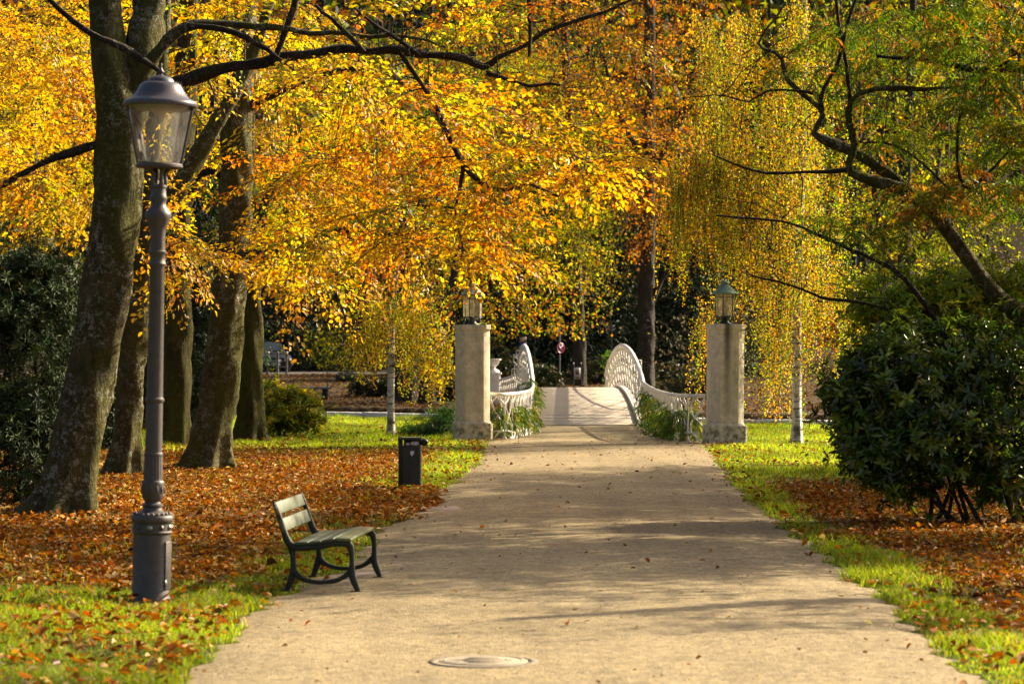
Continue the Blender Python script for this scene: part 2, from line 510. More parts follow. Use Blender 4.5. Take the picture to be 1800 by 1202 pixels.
MAT['sign_back'] = plain('sign_back_grey', (.14, .14, .12), .5, .3, .15, 6, .05, .001)
MAT['sign_cream'] = plain('sign_cream', (.55, .47, .36), .6, 0, .12, 9, .05, .001)
MAT['sign_brown'] = plain('sign_brown', (.20, .14, .10), .6, 0, .15, 9, .05, .001)
MAT['rock'] = plain('dark_rock', (.05, .042, .035), .9, 0, .4, 4, .8, .03, dirt=(.05, .055, .02))
MAT['rosette'] = plain('rosette_metal', (.30, .27, .24), .35, .6, .2, 20, .1, .002)
MAT['frost'] = plain('reflector_white', (.72, .72, .74), .6, 0, .05, 6, .02, .001)

def water_mat():
    t = NT('river_water')
    c = t.coord('Object')
    t.pr((.03, .032, .022), .06, bump=t.noise(3, 4, .6, c), bstr=.25, bdist=.05)
    return t.m
MAT['water'] = water_mat()

def glass_mat(name, tintc, opac, haze):
    t = NT(name)
    tr = t.n('ShaderNodeBsdfTransparent'); tr.inputs[0].default_value = (*tintc, 1)
    gl = t.n('ShaderNodeBsdfGlossy'); gl.inputs['Roughness'].default_value = .08
    df = t.n('ShaderNodeBsdfDiffuse'); df.inputs[0].default_value = (*haze, 1)
    tl = t.n('ShaderNodeBsdfTranslucent'); tl.inputs[0].default_value = (*haze, 1)
    dm = t.n('ShaderNodeMixShader'); dm.inputs[0].default_value = .5
    t.l(df.outputs[0], dm.inputs[1]); t.l(tl.outputs[0], dm.inputs[2])
    dirt = t.ramp(t.noise(5, 4, .6, t.coord()), [(.3, opac * .55), (.7, min(1, opac * 1.4))])
    m1 = t.n('ShaderNodeMixShader'); t.l(dirt, m1.inputs[0])
    t.l(tr.outputs[0], m1.inputs[1]); t.l(dm.outputs[0], m1.inputs[2])
    fr = t.n('ShaderNodeFresnel'); fr.inputs[0].default_value = 1.45
    m2 = t.n('ShaderNodeMixShader'); t.l(fr.outputs[0], m2.inputs[0])
    t.l(m1.outputs[0], m2.inputs[1]); t.l(gl.outputs[0], m2.inputs[2])
    t.l(m2.outputs[0], t.out.inputs['Surface'])
    return t.m
MAT['glass'] = glass_mat('lamp_glass', (.98, .97, .93), .15, (.92, .90, .84))
MAT['reflection_pane'] = glass_mat('glass_reflection_white', (.95, .95, .95), .72, (.95, .95, .95))  # whitish colour stands for sky reflected in the lamp glass
MAT['amber'] = glass_mat('lantern_glass', (.9, .84, .62), .62, (.92, .84, .56))
MAT['windscreen'] = plain('windscreen_glass', (.02, .03, .04), .3, 0, .05, 3, .0, .001, spec=.25)

# ------------------------------------------------------------------ ground, river, path, road
def sstep(x, a, b):
    t = np.clip((x - a) / (b - a), 0, 1)
    return t * t * (3 - 2 * t)

def river_q(X, d):
    return d + .72 * np.clip(X, -40, 40) - 81.0

def height(X, d):
    X = np.asarray(X, float); d = np.asarray(d, float)
    q = river_q(X, d)
    z = -1.1 * sstep(q, .15, .9) + 1.22 * sstep(q, 6.3, 7.3)
    far = q > 3
    rise = .12 + .72 * sstep(d, 92, 127)
    z = np.where(far, z - .12 * sstep(q, 6.3, 7.3) + rise * sstep(q, 6.3, 7.3), z)
    z = z + np.where(far, np.clip(d - 146, 0, None) * .24 + np.clip(d - 200, 0, None) * .14, 0)
    right = np.clip(X - (12 + (130 - np.clip(d, 0, 130)) * .05), 0, 40) * .42 * sstep(d, 92, 108)
    z = z + np.where(far, right, 0)
    return np.minimum(z, 75)

EL = np.array([[8, -1.95], [17, -2.08], [17.4, -2.09], [20, -2.1], [22.9, -2.02], [24.4, -1.9], [26.5, -1.62], [29, -1.52], [32.2, -1.55], [34.5, -1.2], [36.5, -.98],
               [39, -1.08], [41.5, -1.0], [45, -.85], [50, -.62], [55, -.6], [58, -.62], [62, -.56], [64, -.5]])
ER = np.array([[8, 2.9], [17, 2.95], [18.4, 3.0], [19.7, 3.02], [21.7, 3.05], [25.7, 3.15], [29.4, 3.18], [34.8, 3.2], [42.9, 3.41], [50.2, 3.74],
               [58.0, 4.1], [60.5, 4.3], [64, 4.35]])
_ef = rng.uniform(.4, 22, 26); _ep = rng.uniform(0, 6.28, (2, 26)); _ea = .042 / (1 + _ef * .22)
def _edge(d, k):
    d = np.asarray(d, float)
    return sum(_ea[i] * np.sin(_ef[i] * d + _ep[k, i]) for i in range(26)) * 1.0
def xl(d): return np.interp(d, EL[:, 0], EL[:, 1]) + _edge(d, 0)
def xr(d): return np.interp(d, ER[:, 0], ER[:, 1]) + _edge(d, 1)

# noise field for patchiness
_k = rng.normal(0, 1, (14, 2)) * np.linspace(.25, 1.6, 14)[:, None]
_p = rng.uniform(0, 6.28, 14)
def patch(X, d):
    s = np.zeros_like(np.asarray(X, float))
    for k in range(14):
        s = s + np.sin(_k[k, 0] * X + _k[k, 1] * d + _p[k])
    return s / 5.0

def grass_share(X, d):
    """0..1: how far the ground is lawn rather than leaf litter"""
    el = xl(d) - X; er = X - xr(d)
    n = patch(X, d) * .25
    left = np.maximum.reduce([sstep(d + 1.2 * np.clip(el, 0, 3) * .3, 25.6, 23.6), 1.0 * (1 - sstep(el + n, .45, 1.1)) * sstep(d, 36, 30) * .9,
                              sstep(d - 1.5 * n, 52, 60), (1 - sstep(el + n, .7, 1.6)) * sstep(d, 39, 43)])
    right = np.maximum(1 - sstep(er + n * .6, .32, .72), sstep(d - n, 43.3, 44.2))
    right = np.maximum(right, .55 * sstep(d, 21, 17.5))
    return np.where(X < 1, left, right)

ys = np.concatenate([np.arange(-12, 14, 2.0), np.arange(14, 73, 1.0), np.arange(73, 105, .25), np.arange(105, 150, 1.5), np.arange(150, 340, 6), np.arange(340, 1600, 60)])
xs = np.concatenate([np.arange(-700, -60, 40), np.arange(-60, -20, 4), np.arange(-20, 25, .5), np.arange(25, 60, 4), np.arange(60, 701, 40)])
XX, YY = np.meshgrid(xs, ys)
ZZ = height(XX, YY)
gs = grass_share(XX, YY)[..., None]
soil_l = np.array([.095, .042, .006]); soil_g = np.array([.07, .08, .006]); soil_f = np.array([.085, .055, .024]); soil_b = np.array([.06, .05, .03])
colr = soil_l * (1 - gs) + soil_g * gs
q_ = river_q(XX, YY)[..., None]
colr = np.where(q_ > .3, soil_b, colr)
colr = np.where(q_ > 6.6, soil_f, colr)
mb = MB()
ring = np.stack([XX, YY, ZZ], -1)
n_, s_ = ring.shape[:2]
i_ = np.arange(n_ - 1)[:, None] * s_; j_ = np.arange(s_ - 1)[None]
mb.add(ring.reshape(-1, 3), q=np.stack([i_ + j_, i_ + j_ + 1, i_ + s_ + j_ + 1, i_ + s_ + j_], -1).reshape(-1, 4), c=colr.reshape(-1, 3))
o = mb.build('ground', MAT['ground'], tint=True, smooth=True)
setp(o, 'park lawn and leaf covered soil running back to the wooded hill', 'ground', kind='structure')

# river in its bed
mb = MB()
A = [(-60, 0)]
rx = np.linspace(-40, 40, 21)
c0 = 81.0 - .72 * rx
v = np.concatenate([np.column_stack([rx, c0 + .3, np.full(21, -.72)]), np.column_stack([rx, c0 + 7.0, np.full(21, -.72)])])
mb.add(v, q=[[i, i + 1, 22 + i, 21 + i] for i in range(20)])
setp(mb.build('river', MAT['water']), 'shallow dark river under the white footbridge', 'river', kind='structure')

# pale stone edging along the bank: single kerb stones
kerb = thing('stone_kerb', 'pale low stone kerb along the river bank behind the lawn', 'kerb', (0, 81, 0))
shared = None
kd = nz(np.array([1, -.72, 0.0]))
for i in range(30):
    t = -15 + i * 1.0
    c = np.array([0, 81, 0]) + kd * t + np.array([0, 0, .05])
    cx_ = c[0]
    if -.4 < cx_ < 4.7: continue
    if shared is None:
        m_ = MB().box((0, 0, 0), (.985, .3, .16), math.atan2(kd[1], kd[0]))
        o = m_.build('kerb_stone', MAT['kerb'], kerb, local=True, bevel=.012); shared = o.data
    else:
        o = bpy.data.objects.new('kerb_stone', shared); COL.objects.link(o); o.parent = kerb
        b_ = o.modifiers.new('edge', 'BEVEL'); b_.width = .012; b_.segments = 2
    o.location = c - np.array([0, 81, 0]) + np.array([0, 0, rng.uniform(-.012, .012)])

# the gravel path with a lightly crowned, uneven surface
dd = np.concatenate([np.arange(6, 40, .08), np.arange(40, 64.01, .2)])
L_, R_ = xl(dd), xr(dd)
u = np.linspace(0, 1, 33)
PX = L_[:, None] * (1 - u) + R_[:, None] * u
PY = np.repeat(dd[:, None], 33, 1)
PZ = .008 + .035 * (1 - (2 * u - 1) ** 4)[None] + .006 * patch(PX * 1.5, PY * 1.5)
PZ[:, 0] = PZ[:, -1] = -.004
mb = MB(); mb.grid(np.stack([PX, PY, PZ], -1), closed=False)
# apron between the pillars up to the deck
d2 = np.arange(64, 73.6, .4)
l2 = np.interp(d2, [64, 68, 73.6], [-.5, .55, .75]); r2 = np.interp(d2, [64, 68, 73.6], [4.35, 3.6, 3.3])
PX = l2[:, None] * (1 - u) + r2[:, None] * u
PZ = np.repeat((.043 + .002 * np.sin(d2))[:, None], 33, 1); PZ[:, 0] = PZ[:, -1] = .004
mb.grid(np.stack([PX, np.repeat(d2[:, None], 33, 1), PZ], -1), closed=False)
setp(mb.build('path', MAT['gravel'], smooth=True), 'wide pale gravel path leading to the white bridge', 'path', kind='structure')

# road on the far side
mb = MB()
rx = np.linspace(-60, 9, 61)
v = np.concatenate([np.column_stack([rx, np.full(61, 128.0), height(rx, np.full(61, 128.0)) + .03]), np.column_stack([rx, np.full(61, 139.0), height(rx, np.full(61, 139.)) + .03])])
mb.add(v, q=[[i, i + 1, 62 + i, 61 + i] for i in range(60)])
setp(mb.build('road', MAT['asphalt']), 'grey brown road on the far side of the river', 'road', kind='structure')

# ------------------------------------------------------------------ fallen leaves (stuff) and grass (stuff)
def pick(pal, n, jit=.18):
    pal = np.asarray(pal)
    c = pal[rng.integers(0, len(pal), n)]
    return np.clip(c * (1 + rng.normal(0, jit, (n, 1))) * (1 + rng.normal(0, jit * .4, (n, 3))), .005, .95)

LIT = [(.36, .125, .006), (.30, .095, .005), (.42, .18, .01), (.20, .07, .006), (.44, .21, .014), (.24, .09, .008), (.46, .30, .11), (.38, .11, .004), (.13, .05, .008), (.28, .13, .008), (.46, .16, .005), (.60, .40, .16)]
def litter_density(X, d):
    g = grass_share(X, d)
    el = xl(d) - X; er = X - xr(d)
    on_path = (el < 0) & (er < 0)
    dens = 250 * (1 - g) + 12 * g
    near = sstep(d, 24, 20)
    dens = dens + 150 * near * g * np.where(X < 0, 1, .4)
    dens = dens + np.where((d > 42) & (d < 64) & (X < 0), 14 * g, 0) + np.where((d > 44) & (d < 60) & (X > 2), 14 * g, 0)
    edge = np.minimum(np.abs(el), np.abs(er))
    dens = dens * (1 + .85 * np.clip(patch(X * 1.3 + 4, d * 1.3), -.9, 1.1))
    dens = dens + 40 * np.exp(-(edge / .25) ** 2)
    path = 3.2 + 22 * np.exp(-(edge / .3) ** 2) + 7 * sstep(d, 34, 46)
    return np.where(on_path, path, dens)

def scatter(nmax, d0, d1, xm=.195, side=None):
    """points uniform per ground area inside the view wedge"""
    d = np.sqrt(rng.uniform(d0 ** 2, d1 ** 2, nmax))
    X = rng.uniform(-xm, xm, nmax) * d
    return X, d
AREA = lambda d0, d1, xm=.195: xm * (d1 ** 2 - d0 ** 2)

mb = MB()
for d0, d1, thin, big in ((15, 38, 1.1, .95), (38, 62, 1.0, .9), (62, 80, .25, 1.3)):
    N = int(AREA(d0, d1) * 330 * thin)
    X, d = scatter(N, d0, d1)
    keep = rng.uniform(0, 330, N) < litter_density(X, d)
    keep &= ~((X > -.4) & (X < 4.6) & (d > 63.5))
    X, d = X[keep], d[keep]
    on = (X > xl(d)) & (X < xr(d))
    n = len(X)
    ang = rng.uniform(0, 6.283, n)
    tilt = np.abs(rng.normal(0, .35, n))
    dirv = np.column_stack([np.cos(ang), np.sin(ang), rng.normal(0, .22, n)])
    nrm = np.column_stack([rng.normal(0, .35, n), rng.normal(0, .35, n), np.ones(n)])
    z = np.where(on, .055, .012 + rng.uniform(0, .05, n) + grass_share(X, d) * rng.uniform(0, .04, n))
    Ls = rng.choice([.03, .055, .07, .085, .105], n, p=[.25, .25, .25, .17, .08]) * rng.uniform(.85, 1.15, n) * np.where(on, rng.choice([.3, .45, .85], n, p=[.5, .3, .2]), 1) * big
    mb.leaves(np.column_stack([X, d, z]), dirv, nrm, Ls, Ls * rng.uniform(.5, .75, n), pick(LIT, n, .22), 'hex', fold=rng.uniform(-.3, .8, n), curl=rng.normal(.12, .25, n))
# far bank litter: larger flakes
N = 26000
X, d = scatter(N, 84, 127)
ok = (river_q(X, d) > 7.2)
X, d = X[ok], d[ok]; n = len(X)
ang = rng.uniform(0, 6.283, n)
mb.leaves(np.column_stack([X, d, height(X, d) + .03]), np.column_stack([np.cos(ang), np.sin(ang), rng.normal(0, .3, n)]), np.column_stack([rng.normal(0, .3, n), rng.normal(0, .3, n), np.ones(n)]),
          rng.uniform(.10, .2, n), rng.uniform(.07, .12, n), pick([(.17, .085, .02), (.12, .06, .02), (.22, .11, .02), (.10, .06, .025)], n, .25), 'dia')
setp(mb.build('fallen_leaves', MAT['litter'], tint=True, kind='stuff'), 'orange brown fallen leaves carpeting the ground under the trees', 'leaves')

GR = [(.30, .43, .008), (.36, .49, .009), (.21, .33, .008), (.46, .52, .014), (.50, .42, .05), (.15, .23, .008)]
mb = MB()
for d0, d1, per, hh, ww in ((15, 22, 3600, .085, .0055), (22, 30, 2400, .095, .007), (30, 44, 900, .095, .010), (44, 84, 520, .10, .016)):
    N = int(AREA(d0, d1) * per)
    X, d = scatter(N, d0, d1)
    g = grass_share(X, d)
    el = xl(d) - X; er = X - xr(d)
    off = np.maximum(el, er)
    g = np.where(off < -.035, 0, g) * np.clip(.7 + off * 2, 0, 1)
    g = g * np.clip(.85 + .75 * patch(X * 2 + 9, d * 2), .08, 1)
    keep = (rng.uniform(0, 1, N) < g * .95 + .03 * (off > .1)) & (river_q(X, d) < -.1) & ~((X > -.45) & (X < 4.7) & (d > 63.2))
    X, d = X[keep], d[keep]; n = len(X)
    ang = rng.uniform(0, 6.283, n)
    h = hh * rng.uniform(.4, 1.3, n) * np.clip(.85 + .7 * patch(X * 3.3, d * 3.3), .35, 1.9)
    h = h * np.clip((np.hypot(X + 3.0, (d - 22.7) * .5) - .12) / .35, .12, 1)        # trodden short round the lamp foot
    lean = rng.normal(0, .5, (n, 2)) * h[:, None]
    side = np.column_stack([np.cos(ang), np.sin(ang), np.zeros(n)]) * (ww * rng.uniform(.6, 1.3, n))[:, None] / 2
    b = np.column_stack([X, d, np.full(n, -.005)])
    mid = b + np.column_stack([lean * .35, h * .6]); tip = b + np.column_stack([lean, h * .95])
    c = pick(GR, n, .2) * np.clip(1 + .45 * patch(X * 1.1 + 30, d * 1.1), .5, 1.4)[:, None]
    if d0 < 30:
        v = np.stack([b - side, b + side, mid + side * .8, mid - side * .8, tip], 1)
        k = np.arange(n)[:, None] * 5
        mb.add(v.reshape(-1, 3), q=k + np.array([[0, 1, 2, 3]]), t=k + np.array([[3, 2, 4]]), c=np.repeat(c, 5, 0))
    else:
        v = np.stack([b - side, b + side, tip], 1)
        k = np.arange(n)[:, None] * 3
        mb.add(v.reshape(-1, 3), t=k + np.array([[0, 1, 2]]), c=np.repeat(c, 3, 0))
setp(mb.build('grass', MAT['grass'], tint=True, kind='stuff'), 'short green grass along the path edges and on the lawn', 'grass')

# ------------------------------------------------------------------ trees
DOWN = np.array([0, 0, -1.0])

def px_line(pts, d, n=None, dr=0.0):
    """pts: (px, py, width px [, depth offset]) -> world points + radii, resampled smoothly"""
    a = []
    for k in pts:
        dk = d + (k[3] if len(k) > 3 else 0)
        a.append([*P(k[0], k[1], dk), k[2] * dk / F / 2])
    a = np.array(a)
    n = n or max(8, int(np.linalg.norm(np.diff(a[:, :3], axis=0), axis=1).sum() / .12))
    c = catmull(a, n)
    return c[:, :3], np.maximum(c[:, 3], .002)

def trunk_geo(mb, pts, rad, sides=28, flare=0.0, lump=.06, foot=6, seed=0):
    r = np.random.default_rng(seed)
    n = len(pts)
    tan = nz(np.gradient(pts, axis=0))
    ref = np.array([0, 1.0, 0]) if abs(tan[0][1]) < .9 else np.array([1.0, 0, 0])
    u = np.zeros((n, 3)); u[0] = nz(np.cross(tan[0], ref))
    for i in range(1, n): u[i] = nz(u[i - 1] - tan[i] * np.dot(u[i - 1], tan[i]))
    w = np.cross(tan, u)
    a = np.arange(sides) * 2 * np.pi / sides
    s = np.concatenate([[0], np.cumsum(np.linalg.norm(np.diff(pts, axis=0), axis=1))])
    A, S = np.meshgrid(a, s)
    m = np.ones_like(A)
    for k in range(1, 7):
        m += lump / k ** .6 * np.sin(k * A + r.uniform(0, 6.28) + r.uniform(.6, 2.2) * k ** .5 * S * r.choice([-1, 1])) * r.uniform(.4, 1)
    for k in range(3):
        m += lump * .5 * np.sin(r.integers(2, 5) * A + r.uniform(3, 7) * S + r.uniform(0, 6))
    m += r.normal(0, lump * .12, m.shape)
    if flare:
        lob = .5 + .5 * np.cos(foot * A + r.uniform(0, 6) + .5 * np.sin(2 * A + r.uniform(0, 6)))
        m += flare * np.exp(-S / .28) * (.25 + .9 * lob) + .12 * np.exp(-S / 1.2) * (lob - .5) * 2
    ring = pts[:, None] + (rad[:, None] * m)[..., None] * (np.cos(a)[None, :, None] * u[:, None] + np.sin(a)[None, :, None] * w[:, None])
    mb.grid(ring)
    b = ring[-1]
    mb.add(np.vstack([b, b.mean(0)]), t=[[i, (i + 1) % sides, sides] for i in range(sides)])

def blobs(lst, seed):
    """lst: (px, py, rx, ry, d0, d1, n) -> target points filling those patches of crown"""
    r = np.random.default_rng(seed)
    out = []
    for px, py, rx, ry, d0, d1, n in lst:
        a = r.uniform(0, 6.283, n); q = np.sqrt(r.uniform(0, 1, n))
        d = r.uniform(d0, d1, n)
        for x, y, k in zip(px + rx * q * np.cos(a), py + ry * q * np.sin(a), d): out.append(P(x, y, k))
    return np.array(out)

def grow(skel, srad, targets, seed, arch=.12, wob=.05, rt=.004, kr=.0075, max_len=None):
    """join every target to the nearest wood already grown; returns branch polylines [(pts, rad)]"""
    r = np.random.default_rng(seed)
    nodes = [np.asarray(skel)]; rads = [np.asarray(srad)]
    N = np.vstack(nodes); R = np.concatenate(rads)
    order = np.argsort([np.min(np.linalg.norm(N - t, axis=1)) for t in targets])
    out = []
    for k in order:
        t = targets[k]
        dv = np.linalg.norm((N - t) * np.array([1, 1, .9]), axis=1) - .6 * np.minimum(R, .03) * 10 + .25 * np.maximum(N[:, 2] - t[2], 0)
        i = int(np.argmin(dv))
        b = N[i]; L = np.linalg.norm(t - b)
        if L < .08: continue
        n = max(4, int(L / .25) + 2)
        s = np.linspace(0, 1, n)[:, None]
        pts = b * (1 - s) + t * s + np.array([0, 0, 1.0]) * (arch * L * 4 * s * (1 - s))
        wv = np.cumsum(r.normal(0, wob, (n, 3)), axis=0) * np.sqrt(L) * .35
        pts = pts + wv * (s > 0) - wv[-1] * s * .5
        rb = min(R[i] * .75, rt + kr * L)
        rad = np.linspace(max(rb, rt), rt * .8, n)
        out.append((pts, rad))
        N = np.vstack([N, pts[n // 3:]]); R = np.concatenate([R, rad[n // 3:]])
    return out

def sprays(leafmb, twigmb, base, dirs, Ls, pal, leafL=.08, leafW=.05, M=14, K=5, space=.06, ang=.95, droop=.12, side=(.42, .1), tilt=.35, shape='hex', keep=.85,
           twig_r=.0025, seed=0, ljit=.35, leafdroop=.25, upn=1.0, twigs=True, cj=.14):
    r = np.random.default_rng(seed)
    S = len(base)
    dirs = nz(dirs); Ls = np.broadcast_to(Ls, (S,))
    nrm = nz(np.column_stack([r.normal(0, tilt, S), r.normal(0, tilt, S), np.full(S, upn)]))
    nrm = nz(nrm - dirs * np.sum(nrm * dirs, 1, keepdims=True))
    s = np.linspace(.1, 1, M)
    ax = base[:, None] + dirs[:, None] * (s[None, :, None] * Ls[:, None, None]) + DOWN * (droop * Ls[:, None, None] * (s ** 2)[None, :, None])
    tan = nz(dirs[:, None] + DOWN * (2 * droop * s)[None, :, None])
    sd = nz(np.cross(tan, nrm[:, None]))
    sg = np.where(np.arange(M) % 2 == 0, 1, -1)[None, :, None]
    a = ang + r.normal(0, .18, (S, M, 1))
    td = nz(tan * np.cos(a) + sg * sd * np.sin(a) + r.normal(0, .15, (S, M, 3)))
    tl = Ls[:, None] * (side[0] * (1 - s) + side[1])[None] * r.uniform(.6, 1.25, (S, M))
    k = np.arange(1, K + 1)
    uu = k[None, None] * space                                      # distance along the side twig
    ok = (uu <= tl[..., None] + space * .6) & (r.uniform(0, 1, (S, M, K)) < keep)
    pos = ax[:, :, None] + td[:, :, None] * uu[..., None] + DOWN * (.25 * uu ** 2 / np.maximum(tl[..., None], .05))[..., None]
    ls = np.where(k % 2 == 0, 1, -1)[None, None, :, None]
    acr = nz(np.cross(td, np.broadcast_to(nrm[:, None], td.shape)))
    ld = td[:, :, None] + ls * acr[:, :, None] * .8 + r.normal(0, ljit, (S, M, K, 3)) + DOWN * leafdroop
    ln = nrm[:, None, None] + r.normal(0, ljit, (S, M, K, 3))
    sc_ = pick(pal, S, .10)
    col = np.clip(sc_[:, None, None] * (1 + r.normal(0, cj, (S, M, K, 1))) * (1 + r.normal(0, cj * .6, (S, M, K, 3))), .004, .95)
    p, d_, n_, c_ = pos[ok], ld[ok], ln[ok], col[ok]
    l = leafL * r.uniform(.45, 1.3, len(p))
    leafmb.leaves(p, d_, n_, l, l * (leafW / leafL) * r.uniform(.85, 1.1, len(p)), c_, shape, fold=.22, curl=r.normal(.08, .12, len(p)))
    if twigs:
        twigmb.segs(ax[:, :-1].reshape(-1, 3), ax[:, 1:].reshape(-1, 3), twig_r, twig_r * .8)
        half = r.uniform(0, 1, (S, M)) < .6
        e = ax + td * np.minimum(tl, K * space)[..., None]
        twigmb.segs(ax[half], e[half], twig_r * .6, twig_r * .4)

GOLD = [(.84, .45, .006), (.82, .38, .004), (.84, .51, .008), (.76, .31, .004), (.78, .47, .008), (.62, .46, .008), (.34, .33, .006)]
ORANGE = [(.78, .29, .004), (.80, .36, .005), (.66, .21, .004), (.82, .41, .006)]
LEMON = [(.84, .58, .010), (.82, .52, .008), (.86, .62, .014), (.76, .46, .008)]
YGREEN = [(.42, .44, .008), (.52, .48, .008), (.28, .34, .007), (.62, .49, .008)]
RUST = [(.42, .15, .006), (.50, .21, .006), (.34, .11, .006), (.44, .24, .008), (.52, .27, .008)]
DULLG = [(.13, .17, .008), (.19, .22, .010), (.09, .12, .008), (.25, .25, .012)]
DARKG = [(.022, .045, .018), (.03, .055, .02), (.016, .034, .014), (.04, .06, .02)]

def tree(label, trunk, limbs, targets, pal, depth, group=None, name='beech_tree', cat='tree', bark='bark', leafm='leaf_gold', flare=.5, sides=28, spray=None, seed=0,
         per=3, slen=(.7, 1.3), grow_kw=None, base_z=None, lump=.06, dirbias=(0, 0, -.1), extra=None, more=None):
    """one tree: trunk, named limbs, thin branches (stuff) and a leafy crown (stuff)"""
    tp, tr = px_line(trunk, depth)
    root = thing(name, label, cat, (tp[0][0], tp[0][1], 0.0 if base_z is None else base_z), group)
    m_ = MB(); trunk_geo(m_, tp, tr * (1 + np.random.default_rng(seed).normal(0, .018, len(tr))), sides, flare, lump * 1.25, seed=seed + 3)
    m_.build('trunk', MAT[bark], root, smooth=True)
    skel, srad = [tp[len(tp) // 3:]], [tr[len(tp) // 3:]]
    for k, lb in enumerate(limbs):
        dl = lb[0]; lp, lr = px_line(lb[1], dl)
        lp = lp + np.cumsum(np.random.default_rng(seed + k).normal(0, .011, lp.shape), axis=0) * np.linspace(0, 1, len(lp))[:, None]
        m_ = MB(); trunk_geo(m_, lp, lr * (1 + .10 * np.sin(np.arange(len(lr)) * .9 + k) + np.random.default_rng(k).normal(0, .06, len(lr))), 12, 0, .11, seed=seed + 20 + k)
        m_.build('limb', MAT[bark if lr[0] > .09 else 'bark_dark'], root, smooth=True)
        skel.append(lp[1:]); srad.append(lr[1:])
    skel, srad = np.vstack(skel), np.concatenate(srad)
    r = np.random.default_rng(seed + 5)
    twig, leaf = MB(), MB()
    if len(targets):
        br = grow(skel, srad, targets, seed + 7, **(grow_kw or {}))
        B, D, Ln = [], [], []
        for pts, rad in br:
            twig.tube(pts, rad, 5 if rad[0] > .01 else 4, cap=False)
            t = pts[-1] - pts[max(0, len(pts) - 3)]
            for j in range(per):
                i = len(pts) - 1 if j == 0 else r.integers(max(1, int(len(pts) * .45)), len(pts))
                v = nz(t) + r.normal(0, .7, 3) * np.array([1, 1, .3]) + np.array(dirbias)
                B.append(pts[i]); D.append(v); Ln.append(r.uniform(*slen))
        kw = dict(seed=seed + 9); kw.update(spray or {})
        if isinstance(pal, list) and len(pal) and isinstance(pal[0], tuple) and callable(pal[0][0]):
            B = np.array(B); D = np.array(D); Ln = np.array(Ln)
            left = np.ones(len(B), bool)
            for f, p_ in pal:
                s = left & f(B)
                left &= ~s
                if s.any(): sprays(leaf, twig, B[s], D[s], Ln[s], p_, **kw)
        else:
            sprays(leaf, twig, np.array(B), np.array(D), np.array(Ln), pal, **kw)
    if extra: extra(leaf, twig, skel, srad)
    if twig.n: twig.build('branches', MAT['bark_dark'], root, kind='stuff')
    if leaf.n: leaf.build('crown', MAT[leafm], root, tint=True, kind='stuff')
    return root

pxx = lambda B: B[:, 0] * F / B[:, 1] + CX
pyy = lambda B: HZ - (B[:, 2] - CH) * F / B[:, 1]

def bare_twigs(lst, seed):
    def f(leaf, twig, skel, srad):
        for p, ra in grow(skel, srad, blobs(lst, seed), seed, arch=.05, wob=.11, kr=.010, rt=.006): twig.tube(p, ra, 4, cap=False)
    return f
def far_twigs(lst, seed):
    def f(leaf, twig, skel, srad):
        for p, ra in grow(skel, srad, blobs(lst, seed), seed, arch=.08, wob=.1, kr=.012, rt=.014): twig.tube(p, ra, 4, cap=False)
    return f
BEECH = dict(leafL=.08, leafW=.050, M=15, K=6, space=.052, keep=.82, droop=.10, tilt=.15, twig_r=.0048, ljit=.27, leafdroop=.3, cj=.16)
beechpal = [(lambda B: (pxx(B) > 700) & (pyy(B) < 200), ORANGE + GOLD + LEMON + YGREEN), (lambda B: (pxx(B) > 430) & (pyy(B) > 200), GOLD + GOLD + LEMON + ORANGE[:2]), (lambda B: pxx(B) > -9e9, GOLD + LEMON)]

